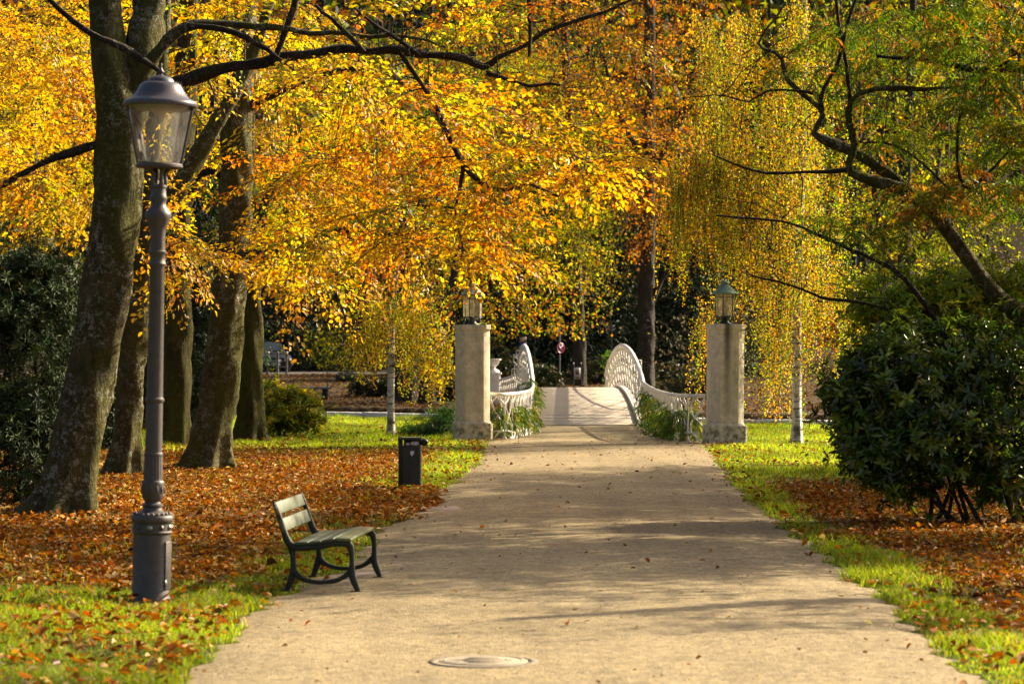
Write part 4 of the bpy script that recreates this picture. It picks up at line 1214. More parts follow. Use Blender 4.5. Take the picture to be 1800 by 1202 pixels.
RH = [(.14, .24, .012), (.19, .30, .014), (.08, .15, .010), (.30, .36, .016), (.11, .19, .012), (.05, .09, .008)]
d0 = 33.6
e = lambda px, py, rx, ry, dd, rd, n: (P(px, py, dd), (rx * dd / F, rd, ry * dd / F), n)
b1, b2 = P(1690, 918, d0), P(1775, 920, d0); b1[2] = b2[2] = 0
tops = [P(x, y, d0 + q) for x, y, q in ((1560, 700, .2), (1600, 640, -.2), (1640, 620, .3), (1690, 600, .1), (1720, 640, -.3), (1630, 740, .4), (1740, 650, .2), (1580, 760, -.3))]
shrub('rhododendron_bush', 'big dark green glossy evergreen shrub with bare stems at right edge of path', 'shrub',
      [e(1590, 680, 120, 120, d0, .9, 420), e(1680, 650, 140, 100, d0 + .3, 1.0, 460), e(1530, 700, 70, 90, d0, .6, 200), e(1545, 790, 75, 70, d0 - .1, .6, 220), e(1640, 760, 140, 80, d0 - .1, .9, 360), e(1760, 720, 100, 170, d0 + .2, 1.0, 420),
       e(1600, 840, 70, 40, d0 + .1, .5, 110), e(1780, 830, 70, 70, d0, .7, 170), e(1500, 760, 40, 60, d0, .4, 90), e(1500, 690, 60, 60, d0, .5, 120), e(1840, 650, 80, 200, d0 + .2, 1.0, 240)],
      RH, 'leaf_gloss', 81, .125, .045, 9, base=b1, stems=stems_from(b1, tops, .024, .012, 5) + stems_from(b2, [P(1770, 700, d0), P(1800, 680, d0), P(1750, 760, d0)], .03, .014, 6), zmin=.25)
SG = [(.26, .37, .010), (.34, .44, .012), (.18, .28, .010), (.44, .48, .014)]
bb = P(1640, 640, 40.0); bb[2] = 0
shrub('laurel_bush', 'lighter green leafy shrub rising behind the dark evergreen shrub', 'shrub',
      [e(1560, 530, 75, 45, 40, .7, 190), e(1690, 505, 90, 45, 40, .8, 200), e(1790, 515, 60, 55, 40, .8, 150), e(1600, 545, 80, 50, 40, .8, 190), e(1700, 530, 100, 60, 40, .9, 240), e(1780, 560, 60, 70, 40, .8, 150), e(1545, 590, 55, 50, 40, .6, 120), e(1640, 640, 140, 120, 40, 1., 200)], SG, 'leaf_green', 82, .12, .042, 8, base=bb, stems=stems_from(bb, [P(1600, 560, 40), P(1700, 560, 40)], .03, .012, 7))

# yew at the left edge
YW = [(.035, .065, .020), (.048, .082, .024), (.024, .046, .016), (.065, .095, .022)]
yb = P(40, 900, 37.0); yb[2] = 0
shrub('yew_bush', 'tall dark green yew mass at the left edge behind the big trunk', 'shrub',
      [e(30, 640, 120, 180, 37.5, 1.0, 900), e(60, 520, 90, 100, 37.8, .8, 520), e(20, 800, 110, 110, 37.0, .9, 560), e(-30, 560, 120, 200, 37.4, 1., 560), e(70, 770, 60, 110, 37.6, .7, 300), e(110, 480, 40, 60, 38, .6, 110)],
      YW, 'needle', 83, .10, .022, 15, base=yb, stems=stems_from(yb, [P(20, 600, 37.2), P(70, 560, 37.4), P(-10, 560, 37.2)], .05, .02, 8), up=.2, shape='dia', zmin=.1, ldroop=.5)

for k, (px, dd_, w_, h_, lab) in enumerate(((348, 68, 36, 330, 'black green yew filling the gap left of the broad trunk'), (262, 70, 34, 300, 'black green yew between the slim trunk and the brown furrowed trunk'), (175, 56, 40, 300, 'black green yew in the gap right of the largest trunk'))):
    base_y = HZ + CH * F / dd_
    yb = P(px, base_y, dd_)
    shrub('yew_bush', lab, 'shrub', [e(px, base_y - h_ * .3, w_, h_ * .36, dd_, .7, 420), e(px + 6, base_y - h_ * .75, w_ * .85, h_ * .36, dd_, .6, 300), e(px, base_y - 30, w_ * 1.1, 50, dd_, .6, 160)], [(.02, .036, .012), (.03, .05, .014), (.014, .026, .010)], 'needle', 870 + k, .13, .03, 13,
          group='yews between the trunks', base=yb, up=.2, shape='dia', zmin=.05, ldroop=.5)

# yellowing bush by the far lawn
yb = P(505, 765, 66.0); yb[2] = 0
shrub('azalea_bush', 'rounded yellow green bush on the lawn right of the mossy trunk', 'shrub',
      [e(504, 720, 54, 42, 66, .8, 560), e(474, 694, 27, 28, 66, .5, 220), e(508, 694, 26, 16, 66, .4, 110), e(545, 734, 29, 32, 65.8, .5, 230), e(470, 742, 40, 30, 65.6, .5, 200), e(538, 708, 20, 14, 65.8, .3, 70)],
      [(.26, .32, .010), (.36, .40, .012), (.18, .24, .010), (.60, .54, .012), (.66, .56, .014)], 'leaf_green', 84, .10, .042, 8, base=yb, stems=stems_from(yb, [P(490, 700, 66), P(520, 700, 66)], .03, .012, 9))

# feathery juniper beside left pillar
yb = P(765, 768, 64.5); yb[2] = 0
shrub('juniper_bush', 'low feathery green juniper spreading beside the left pillar', 'shrub',
      [e(780, 750, 24, 24, 64.6, .5, 170), e(750, 758, 30, 14, 64.4, .5, 130), e(785, 735, 16, 18, 64.8, .4, 80), e(722, 760, 22, 10, 64.6, .4, 70)],
      [(.09, .20, .03), (.13, .26, .035), (.07, .15, .04)], 'leaf_green', 85, .15, .022, 12, base=yb, up=.5, shape='dia', zmin=.03, ldroop=.1)

# under-shrubs on the far side of the river, each its own
und = [(930, 668, 108, 1.3, .9, 'low dark bush behind the left bridge railing'), (1050, 672, 114, 1.4, .9, 'low dark bush between the round sign and the info board'),
       (1165, 668, 106, 1.5, 1.0, 'dark mounded bush right of the bridge arch'), (1215, 680, 100, 1.2, .8, 'low brown green bush left of the right pillar'),
       (870, 620, 112, 1.6, 1.5, 'dull green bush above the white urn'), (655, 690, 103, .9, .6, 'low dark bush on the far bank left of the young birch stem'), (785, 690, 99, .9, .8, 'dark bush on the far bank close behind the left pillar')]
for k, (px, py, dd_, rr, hh, lab) in enumerate(und):
    X = (px - CX) * dd_ / F; z = float(height(X, dd_))
    shrub('dark_bush', lab, 'shrub', [((X, dd_, z + hh * .5), (rr, .8, hh * .75), 190), ((X + rr * .5, dd_ - .2, z + hh * .4), (rr * .6, .6, hh * .6), 90)], [(.03, .05, .018), (.05, .06, .02), (.08, .06, .02)], 'leaf_green', 860 + k, .17, .08, 7,
          group='bushes on the far bank', base=(X, dd_, z), shape='dia', zmin=z)

# bare twiggy bush with a few brown leaves behind the left pillar and a grey one by the right pillar
def twiggy(label, px, py, dd_, w, h, seed, pal, nleaf, col='bark_far'):
    r = np.random.default_rng(seed)
    X = (px - CX) * dd_ / F; z = float(height(X, dd_))
    root = thing('twiggy_bush', label, 'shrub', (X, dd_, z))
    twig, leaf = MB(), MB()
    zc = CH - (py - HZ) * dd_ / F
    T = np.column_stack([X + r.normal(0, w / 2, 240), dd_ + r.normal(0, .8, 240), zc + r.uniform(-h / 2, h / 2, 240)])
    sk = np.column_stack([np.full(10, X), np.full(10, dd_), np.linspace(z, zc, 10)])
    br = grow(sk, np.full(10, .05), T, seed, arch=.06, wob=.12, kr=.005, rt=.006)
    for p, ra in br: twig.tube(p, ra, 4, cap=False)
    m_ = MB().tube(sk, .02, 6); m_.build('stem', MAT['bark_dark'], root)
    E = np.array([p[r.integers(1, len(p))] for p, _ in br for _ in range(nleaf)])
    n = len(E)
    leaf.leaves(E + r.normal(0, .08, (n, 3)), r.normal(0, 1, (n, 3)) + DOWN * .6, r.normal(0, 1, (n, 3)), .13, .08, pick(pal, n), 'dia')
    twig.build('twigs', MAT[col], root, kind='stuff'); leaf.build('foliage', MAT['leaf_far'], root, tint=True, kind='stuff')
twiggy('brown twiggy bush with sparse olive leaves behind the left lantern', 940, 530, 92, 2.4, 2.4, 91, YGREEN + RUST + DULLG, 7)
twiggy('pale bare twiggy bush left of the right pillar', 1215, 610, 96, 1.7, 2.2, 92, [(.15, .14, .07)], 1)
twiggy('reddish twiggy bush behind the white birch trunk', 1500, 575, 78, 1.6, 1.3, 93, RUST, 12)
twiggy('olive twiggy bush on the far bank between the car and the boulder', 575, 610, 100, 1.6, 1.4, 94, YGREEN + DULLG, 3)

# off-frame neighbours in the same row of trees, whose crowns throw the dappled shade on the path
def shade_tree(label, X, d, z0, z1, R, seed, n, pal=GOLD):
    r = np.random.default_rng(seed)
    root = thing('beech_tree', label, 'tree', (X, d, 0), 'beech trees right of the path')
    tp = catmull(np.array([[X, d, -.05, .3], [X + .1, d, z0, .24], [X, d + .1, z1 * .9, .1]]), 50)
    m_ = MB(); trunk_geo(m_, tp[:, :3], tp[:, 3], 20, .4, .06, seed=seed); m_.build('trunk', MAT['bark'], root, smooth=True)
    v = nz(r.normal(0, 1, (n, 3))) * (r.uniform(.1, 1, n) ** .5)[:, None]
    T = np.array([X, d, (z0 + z1) / 2]) + v * np.array([R, R, (z1 - z0) / 2])
    br = grow(tp[18:, :3], tp[18:, 3], T, seed)
    twig, leaf = MB(), MB(); B, D, Ln = [], [], []
    for p, ra in br:
        twig.tube(p, ra, 5, cap=False)
        for j in range(3):
            B.append(p[-1 if j == 0 else r.integers(1, len(p))]); D.append([r.normal(), r.normal(), -.1]); Ln.append(r.uniform(.9, 1.6))
    sprays(leaf, twig, np.array(B), np.array(D), np.array(Ln), pal, leafL=.13, leafW=.09, M=12, K=5, space=.09, shape='dia', seed=seed)
    twig.build('branches', MAT['bark_dark'], root, kind='stuff'); leaf.build('crown', MAT['leaf_gold'], root, tint=True, kind='stuff')
shade_tree('golden beech just outside the right edge, nearest the path', 11.5, 42, 3.0, 10.5, 3.2, 95, 230)
shade_tree('golden beech just outside the right edge, behind the first', 13.6, 52, 3.2, 10.5, 3.3, 96, 200)
shade_tree('golden beech just outside the right edge, level with the leaning tree', 10.1, 33.5, 3.2, 9.0, 3.1, 97, 220)
shade_tree('golden beech just outside the right edge, level with the litter bin', 12.4, 46.8, 3.0, 10.5, 3.2, 98, 230)
shade_tree('sparse golden beech just outside the right edge, level with the bench', 10.4, 28.0, 3.6, 7.8, 2.9, 99, 20)

# ------------------------------------------------------------------ street lamp
lp = G(265, 1056)
lamp = thing('street_lamp', 'tall dark iron street lamp with tapered glass lantern on the left lawn', 'street lamp', (lp[0], lp[1], 0), rot=(0, math.radians(1.1), 0))
I = MAT['lamp_iron']
base = MB().lathe([(.172, -.02), (.172, .012), (.165, .03), (.155, .05), (.155, .555), (.165, .565), (.168, .575), (.158, .585), (.158, .645), (.168, .655), (.174, .67), (.174, .70), (.165, .712), (.13, .73), (.085, .75), (.078, .775), (.088, .785), (.088, .80), (.068, .81), (.062, .83)], 40)
b_ = base.build('base', I, lamp, local=True, smooth=True, auto=40)
m_ = MB()
m_.box((.151 * math.cos(-.35), .151 * math.sin(-.35), .30), (.014, .10, .40), -.35)
dr = m_.build('access_door', I, b_, local=True, bevel=.004)
hinge = MB().box((.161 * math.cos(-.62), .161 * math.sin(-.62), .16), (.012, .02, .05), -.62)
hinge.build('hinge', MAT['rosette'], b_, local=True)
for k in range(10):
    a = 2 * math.pi * k / 10 + .31
    c = np.array([.160 * math.cos(a), .160 * math.sin(a), .615])
    m_ = MB()
    t = np.array([[0, 0, 0]])
    pr = np.array([(.0, .02), (.008, .018), (.011, .008), (.02, .007), (.024, .0)])
    ring = []
    for q in np.arange(10) * .6283:
        u = np.array([-math.sin(a), math.cos(a), 0]); w = np.array([0, 0, 1.0]); o_ = np.array([math.cos(a), math.sin(a), 0])
        ring.append(np.array([c + o_ * h + (u * math.cos(q) + w * math.sin(q)) * r_ for r_, h in pr]))
    m_.grid(np.array(ring).transpose(1, 0, 2))
    m_.build('rosette', MAT['rosette'] if k % 2 else I, b_, local=True, smooth=True)
for k in range(22):
    a = 2 * math.pi * k / 22
    MB().lathe([(.001, -.014), (.010, -.010), (.014, 0), (.010, .010), (.001, .014)], 8, (.150 * math.cos(a), .150 * math.sin(a), .722)).build('bead', I, b_, local=True, smooth=True)
# vase and fluted shaft
vase = MB().lathe([(.062, .82), (.072, .835), (.086, .86), (.092, .90), (.092, .96), (.094, .985), (.088, .995), (.082, 1.0)], 32)
v_ = vase.build('vase', I, lamp, local=True, smooth=True, auto=40)
rl = MB()
for k in range(12):
    a = 2 * math.pi * k / 12
    rl.lathe([(.001, -.035), (.008, -.02), (.010, 0), (.008, .02), (.001, .035)], 6, (.091 * math.cos(a), .091 * math.sin(a), .925))
rl.build('relief', I, v_, local=True, smooth=True, kind='stuff')
fl = MB()
nseg = 64
zz = np.array([1.0, 1.02, 1.19, 1.205])
a = np.arange(nseg) * 2 * np.pi / nseg
ring = np.array([[[(r_ + am * math.cos(16 * q)) * math.cos(q), (r_ + am * math.cos(16 * q)) * math.sin(q), z_] for q in a] for z_, r_, am in zip(zz, (.078, .077, .073, .073), (0, .004, .004, 0))])
fl.grid(ring); fl.build('fluted_shaft', I, lamp, local=True, smooth=True)
prof = [(.073, 1.2), (.078, 1.205), (.078, 1.222), (.071, 1.23), (.069, 1.64), (.078, 1.65), (.080, 1.662), (.078, 1.675), (.068, 1.685), (.060, 2.76), (.066, 2.775), (.072, 2.79), (.066, 2.805), (.062, 2.82), (.062, 2.86), (.072, 2.875),
        (.075, 2.89), (.064, 2.90), (.060, 3.02), (.066, 3.05), (.066, 3.07), (.075, 3.10), (.102, 3.16), (.108, 3.19), (.104, 3.215), (.085, 3.24), (.066, 3.265), (.062, 3.30), (.070, 3.32), (.072, 3.34), (.062, 3.36), (.060, 3.41), (.068, 3.42), (.066, 3.44), (.03, 3.45)]
MB().lathe(prof, 32).build('column', I, lamp, local=True, smooth=True, auto=35)
for k in range(4):
    a = math.pi / 2 * k + .5
    e_ = np.array([math.cos(a), math.sin(a), 0])
    z_ = np.array([0, 0, 1.0])
    pts = catmull(np.array([e_ * .05 + z_ * 3.42, e_ * .06 + z_ * 3.47, e_ * .052 + z_ * 3.53, e_ * .085 + z_ * 3.575, e_ * .12 + z_ * 3.585]), 12)
    MB().tube(pts, [.019, .02, .02, .019, .018, .017, .017, .017, .018, .018, .016, .012], 8).build('cradle_arm', I, lamp, local=True, smooth=True)
lan = MB().lathe([(.0, 3.58), (.14, 3.575), (.185, 3.58), (.196, 3.588), (.196, 3.605), (.182, 3.618), (.0, 3.62)], 40).build('lantern_tray', I, lamp, local=True, smooth=True, auto=35)
g = MB().lathe([(.172, 3.62), (.262, 4.10)], 48, closed_caps=False).build('glass', MAT['glass'], lamp, local=True, smooth=True)
for a in (0.06, math.pi - .06):
    p0 = np.array([.180 * math.cos(a), .180 * math.sin(a), 3.61]); p1 = np.array([.272 * math.cos(a), .272 * math.sin(a), 4.11])
    MB().tube([p0, p1], [.010, .012], 8).build('frame_bar', I, lamp, local=True, smooth=True)
roof = MB().lathe([(.262, 4.098), (.290, 4.085), (.303, 4.09), (.308, 4.105), (.306, 4.12), (.296, 4.132), (.270, 4.142), (.235, 4.165), (.205, 4.20), (.180, 4.245), (.165, 4.272), (.140, 4.288), (.112, 4.290), (.110, 4.298), (.098, 4.318), (.075, 4.335), (.04, 4.345), (.016, 4.352)], 48)
r_ = roof.build('roof', MAT['lamp_roof'], lamp, local=True, smooth=True, auto=50)
MB().lathe([(.014, 4.345), (.020, 4.355), (.012, 4.362), (.028, 4.372), (.030, 4.378), (.014, 4.395), (.008, 4.42), (.012, 4.432), (.010, 4.44), (.001, 4.45)], 16).build('finial', I, r_, local=True, smooth=True)
MB().lathe([(.23, 4.095), (.20, 4.06), (.10, 4.05), (.055, 4.04), (.03, 3.98), (.012, 3.955), (.001, 3.95)], 32).build('reflector', MAT['sign_cream'], lamp, local=True, smooth=True)
# pale panes inside the glass, standing in for its reflection of bright sky
for a, w in ((math.radians(218), .16), (math.radians(-22), .07)):
    t_ = np.array([-math.sin(a), math.cos(a), 0]); e_ = np.array([math.cos(a), math.sin(a), 0])
    v = np.array([e_ * .15 - t_ * w * .5 + [0, 0, 3.63], e_ * .15 + t_ * w * .5 + [0, 0, 3.63], e_ * .205 + t_ * w * .3 + [0, 0, 3.87], e_ * .225 - t_ * w * .7 + [0, 0, 4.05]])
    MB().add(np.vstack([v, v + e_ * .004]), q=[[0, 1, 2, 3], [7, 6, 5, 4], [0, 4, 5, 1], [1, 5, 6, 2], [2, 6, 7, 3], [3, 7, 4, 0]]).build('glass_reflection', MAT['reflection_pane'], lamp, local=True)

# ------------------------------------------------------------------ bench
nf, nr, ff = G(628, 1040), G(514, 1037), G(666, 1015)
u_ = nz(np.array([nf[0] - nr[0], nf[1] - nr[1]]) ) * .75 + np.array([1, 0]) * .25; u_ = nz(u_)
bench = thing('park_bench', 'low green slatted park bench with cast iron legs beside the path', 'bench', (nr[0] - .01, nr[1] - .42, 0.030))
ln_ = np.array([ff[0] - nf[0], ff[1] - nf[1]]); BL = float(np.linalg.norm(ln_)); ln_ = ln_ / BL
def bp(u, s, z): return np.array([u_[0] * u + ln_[0] * s, u_[1] * u + ln_[1] * s, z])
th_dir = np.array([ln_[0], ln_[1], 0])
def bench_frame(s):
    f = lambda pts, n: np.array([bp(a_, s, b_) for a_, b_ in catmull(np.array([[p[0], p[1], 0] for p in pts]), n)[:, :2]])
    w = lambda ws, n: 1.28 * np.interp(np.linspace(0, 1, n), np.linspace(0, 1, len(ws)), ws)
    m = MB()
    m.bar(f([(-.12, .755), (-.072, .634), (-.015, .465), (.03, .39), (.07, .372)], 20), w([.022, .03, .034, .042, .05], 20), .042, th_dir)
    m.bar(f([(.03, .375), (.15, .372), (.29, .385), (.42, .412), (.52, .412), (.556, .39), (.566, .33)], 22), w([.05, .045, .04, .04, .045, .045, .034], 22), .0421, th_dir)
    fr = m.build('end_frame', MAT['bench_iron'], bench, local=True, smooth=False)
    m = MB(); m.bar(f([(.545, .40), (.566, .33), (.570, .22), (.568, .16), (.59, .09), (.625, .012)], 20), w([.04, .032, .030, .045, .042, .03], 20), .04, th_dir)
    m.box(bp(.605, s, .006), (.095, .045, .014), math.atan2(u_[1], u_[0])); m.build('front_leg', MAT['bench_iron'], bench, local=True)
    m = MB(); m.bar(f([(.035, .385), (.045, .33), (.055, .22), (.052, .16), (.03, .09), (.0, .01)], 20), w([.05, .034, .032, .046, .042, .03], 20), .0402, th_dir)
    m.box(bp(-.005, s, .006), (.07, .045, .014), math.atan2(u_[1], u_[0])); m.build('rear_leg', MAT['bench_iron'], bench, local=True)
    m = MB(); m.bar(f([(.045, .175), (.12, .115), (.22, .085), (.32, .08), (.44, .10), (.52, .145), (.575, .19)], 22), w([.045, .03, .026, .026, .027, .032, .05], 22), .038, th_dir)
    m.build('stretcher', MAT['bench_iron'], bench, local=True)
bench_frame(0.0); bench_frame(BL)
def slat(u0, z0, u1, z1, mat, th=.026, over=.03):
    c0, c1 = np.array([u0, z0]), np.array([u1, z1])
    nrm = np.array([-(z1 - z0), (u1 - u0)]); nrm = nrm / np.linalg.norm(nrm)
    v = []
    for s in (-over, BL + over):
        for c in (c0, c1, c1 + nrm * th, c0 + nrm * th): v.append(bp(c[0], s, c[1]))
    MB().add(v, q=[[0, 1, 2, 3], [7, 6, 5, 4], [0, 4, 5, 1], [1, 5, 6, 2], [2, 6, 7, 3], [3, 7, 4, 0]]).build('slat', mat, bench, local=True, bevel=.005)
slat(-.070, .652, -.108, .752, MAT['bench_wood']); slat(-.018, .508, -.058, .612, MAT['bench_wood'])
for a_, b_ in (((.075, .396), (.185, .398)), ((.193, .399), (.30, .410)), ((.308, .412), (.415, .434)), ((.423, .436), (.565, .432))):
    slat(*a_, *b_, MAT['bench_seat'] if b_[0] > .5 else MAT['bench_wood'], .024)

# ------------------------------------------------------------------ litter bin
bpz = G(704, 861); bd = bpz[1]
bin_ = thing('litter_bin', 'dark green litter bin on a post with rubbish showing at its mouth', 'litter bin', (bpz[0], bd, 0))
MB().box((0, 0, .385), (.062, .06, .80)).build('post', MAT['bin'], bin_, local=True, bevel=.004)
w = .27
MB().prism([(.035, -.13), (.035 + w - .02, -.13), (.035 + w, -.11), (.035 + w, .11), (.035 + w - .02, .13), (.035, .13)], .085, .655).build('body', MAT['bin'], bin_, local=True, bevel=.006)
MB().box((.035 + w * .36, -.1315, .33), (.006, .006, .40)).build('seam', MAT['black'], bin_, local=True)
MB().prism([(-.035, -.15), (.30, -.15), (.325, -.12), (.325, .12), (.30, .15), (-.035, .15)], .742, .775).build('hood', MAT['bin'], bin_, local=True, bevel=.01)
MB().box((.17, .115, .70), (.25, .02, .10)).build('back_plate', MAT['bin'], bin_, local=True)
st = MB().prism([(.150, .53), (.175, .50), (.20, .54), (.21, .575), (.16, .585), (.146, .56)], -.1335, -.130, 'y'); st.build('sticker', MAT['paper'], bin_, local=True)
def crumpled(name, label, cat, c, rad, mat, seed, sq=(1, 1, 1)):
    r = np.random.default_rng(seed)
    th = np.linspace(0, np.pi, 9); ph = np.arange(12) * 2 * np.pi / 12
    R = 1 + r.normal(0, .16, (9, 12))
    R[0] = R[0].mean(); R[-1] = R[-1].mean()
    ring = np.stack([np.sin(th)[:, None] * np.cos(ph) * R * sq[0], np.sin(th)[:, None] * np.sin(ph) * R * sq[1], np.repeat(np.cos(th)[:, None], 12, 1) * R * sq[2]], -1) * rad + np.asarray(c)
    t = thing(name, label, cat, c)
    o_ = MB().grid(ring).build(name + '_wrap', mat, t); return o_
def crump_thing(name, label, cat, c, rad, mat, seed, sq=(1, 1, 1)):
    r = np.random.default_rng(seed)
    th = np.linspace(0.02, np.pi - .02, 9); ph = np.arange(12) * 2 * np.pi / 12
    R = 1 + r.normal(0, .16, (9, 12)); R[0] = R[0].mean(); R[-1] = R[-1].mean()
    ring = np.stack([np.sin(th)[:, None] * np.cos(ph) * R * sq[0], np.sin(th)[:, None] * np.sin(ph) * R * sq[1], np.repeat(np.cos(th)[:, None], 12, 1) * R * sq[2]], -1) * rad
    o_ = MB().grid(ring).build(name, mat, None); o_.location = [float(x) for x in c]
    setp(o_, label, cat); return o_
crump_thing('rubbish_bag', 'black plastic rubbish bag flap sticking out of the bin mouth', 'bag', (bpz[0] + .345, bd - .06, .705), .062, MAT['black'], 3, (1.1, .8, .85))
crump_thing('crumpled_paper', 'pale crumpled paper inside the mouth of the litter bin', 'paper', (bpz[0] + .20, bd - .09, .687), .045, MAT['paper'], 4, (1.3, .7, .8))
crump_thing('white_carton', 'small white carton scrap at left in the bin mouth', 'paper', (bpz[0] + .11, bd - .10, .678), .026, MAT['paper'], 5, (1.1, .7, .9))

# ------------------------------------------------------------------ manhole and flat slabs
mh = G(850, 1163, .04)
cov = thing('manhole_cover', 'round pale manhole cover set flush in the near gravel path', 'manhole cover', (mh[0], mh[1], .047))
MB().lathe([(.302, -.03), (.302, .002), (.360, .0), (.366, -.03)], 48, closed_caps=False).build('rim', MAT['rimstone'], cov, local=True)
MB().lathe([(.290, -.03), (.290, .002), (.284, .005), (.0, .006)], 48, closed_caps=False).build('lid', MAT['cover'], cov, local=True)
MB().lathe([(.246, .0062), (.25, .0095), (.262, .0095), (.266, .0062)], 48, closed_caps=False).build('lid_ridge', MAT['cover'], cov, local=True)
for q in (-1, 1): MB().lathe([(.020, .0066), (.0, .0067)], 12, (q * .17, 0, 0), closed_caps=False).build('lifting_hole', MAT['black'], cov, local=True)
for k in range(5):
    MB().box((0, -.14 + k * .07, .0075), (.30 - abs(k - 2) * .05, .018, .004)).build('cast_rib', MAT['cover'], cov, local=True)
for px, py, sx, sy, rz, lab in ((778, 890, .5, 1.0, .12, 'flat pinkish stone slab let into the left path edge below the litter bin'), (648, 1010, .42, 1.3, .05, 'flat worn stone slab under the far legs of the park bench')):
    g_ = G(px, py, .05)
    o_ = MB().box((0, 0, 0), (sx, sy, .06)).build('stone_slab', MAT['slab'], None, bevel=.01)
    o_.location = (g_[0], g_[1], .002); o_.rotation_euler = (0, 0, rz); setp(o_, lab, 'slab')

# ------------------------------------------------------------------ bridge pillars and their lanterns
def octo(w, ch): return [(-w + ch, -w), (w - ch, -w), (w, -w + ch), (w, w - ch), (w - ch, w), (-w + ch, w), (-w, w - ch), (-w, -w + ch)]
def pillar(label, px, py, mat, rz):
    g_ = G(px, py); t = thing('bridge_pillar', label, 'pillar', (g_[0], g_[1] + .4, 0), 'stone pillars flanking the bridge', rot=(0, math.radians(.6) if px > 1000 else 0, rz))
    MB().prism(octo(.415, .05), -.05, .40).build('plinth', MAT[mat], t, local=True, bevel=.012)
    m = MB(); a, b = octo(.40, .05), octo(.37, .16)
    m.add([(x, y, .40) for x, y in a] + [(x, y, .46) for x, y in b], q=[[i, (i + 1) % 8, 8 + (i + 1) % 8, 8 + i] for i in range(8)])
    m.prism(octo(.37, .16), .458, 2.46)
    m.add([(x, y, 2.46) for x, y in octo(.37, .16)] + [(x, y, 2.50) for x, y in octo(.385, .12)], q=[[i, (i + 1) % 8, 8 + (i + 1) % 8, 8 + i] for i in range(8)])
    m.prism(octo(.385, .12), 2.498, 2.60).build('shaft', MAT[mat], t, local=True, bevel=.014)
    return np.array(t.location) + np.array([.012 if px > 1000 else 0, 0, 2.60])
pl = pillar('octagonal mossy stone pillar at the left of the bridge, partly under golden leaves', 830, 776, 'stone', .12)
pr_ = pillar('octagonal stone pillar with dark water stain at the right of the bridge', 1276, 781, 'stone_band', .16)

def lantern(label, c):
    t = thing('pillar_lantern', label, 'lantern', c, 'lanterns on the bridge pillars')
    B = MAT['bronze']
    MB().lathe([(.15, 0), (.15, .02), (.10, .035), (.085, .06), (.085, .11), (.12, .14), (.20, .15), (.23, .155), (.23, .17), (.0, .172)], 6).build('stand', B, t, local=True)
    for k in range(4):
        a = math.pi / 4 + k * math.pi / 2
        e_ = np.array([math.cos(a), math.sin(a), 0]); z_ = np.array([0, 0, 1.0])
        pts = catmull(np.array([e_ * .27 + z_ * .01, e_ * .30 + z_ * .035, e_ * .27 + z_ * .06, e_ * .235 + z_ * .09, e_ * .25 + z_ * .13, e_ * .235 + z_ * .165]), 16)
        MB().tube(pts, .013, 6).build('scroll_foot', B, t, local=True, smooth=True)
    R0, R1, z0, z1 = .215, .225, .172, .66
    for k in range(6):
        a0, a1 = k * math.pi / 3 + .26, (k + 1) * math.pi / 3 + .26
        p = lambda a, R, z: np.array([R * math.cos(a), R * math.sin(a), z])
        MB().tube([p(a0, R0, z0), p(a0, R1, z1)], .013, 6).build('frame_bar', B, t, local=True)
        e = .012
        v = [p(a0 + .05, R0 - .004, z0 + e), p(a1 - .05, R0 - .004, z0 + e), p(a1 - .05, R1 - .004, z1 - e), p(a0 + .05, R1 - .004, z1 - e)]
        MB().add(v, q=[[0, 1, 2, 3]]).build('pane', MAT['amber'], t, local=True)
        mid0, mid1 = v[0] * .14 + v[3] * .86, v[1] * .14 + v[2] * .86
        MB().tube([mid0 * [1.02, 1.02, 1], mid1 * [1.02, 1.02, 1]], .006, 4).build('glazing_bar', B, t, local=True)
    MB().lathe([(.232, .655), (.275, .65), (.285, .665), (.27, .68), (.19, .74), (.14, .80), (.10, .845), (.085, .85), (.085, .88), (.10, .885), (.10, .90), (.055, .925), (.02, .94), (.022, .96), (.008, .985), (.001, 1.0)], 6).build('roof', MAT['copper'], t, local=True)
    MB().lathe([(.03, .17), (.03, .32), (.045, .34), (.05, .42), (.03, .50), (.001, .52)], 10).build('bulb_holder', MAT['sign_cream'], t, local=True, smooth=True)
lantern('green copper lantern on the left pillar, half hidden by leaves', pl)
lantern('green copper lantern on the right pillar in front of the birch', pr_)

# ------------------------------------------------------------------ footbridge
D0, BLN = 73.5, 18.0
XL0, XR0, SX = .66, 3.33, -.0208
arch_z = lambda t: .045 + .86 * 4 * t * (1 - t)
bx = lambda side, t: (XL0 if side < 0 else XR0) + SX * t * BLN
bridge = thing('footbridge', 'white arched footbridge with a plank deck and bulging lattice railings', 'bridge', ((XL0 + XR0) / 2, D0, 0))
npl = 84
shared = None
yaw = math.atan(-SX)
for i in range(npl):
    t = (i + .5) / npl
    sl = .86 * 4 * (1 - 2 * t) / BLN
    if shared is None:
        o_ = MB().box((0, 0, 0), (XR0 - XL0 - .02, BLN / npl - .012, .05)).build('plank', MAT['plank'], bridge, local=True); shared = o_.data
    else:
        o_ = bpy.data.objects.new('plank', shared); COL.objects.link(o_); o_.parent = bridge
    o_.location = ((bx(-1, t) + bx(1, t)) / 2 - bridge.location[0], t * BLN, arch_z(t) + rng.normal(0, .002) - .025)
    o_.rotation_euler = (math.atan(sl) + rng.normal(0, .006), rng.normal(0, .001), yaw)
tt = np.linspace(0, 1, 41)
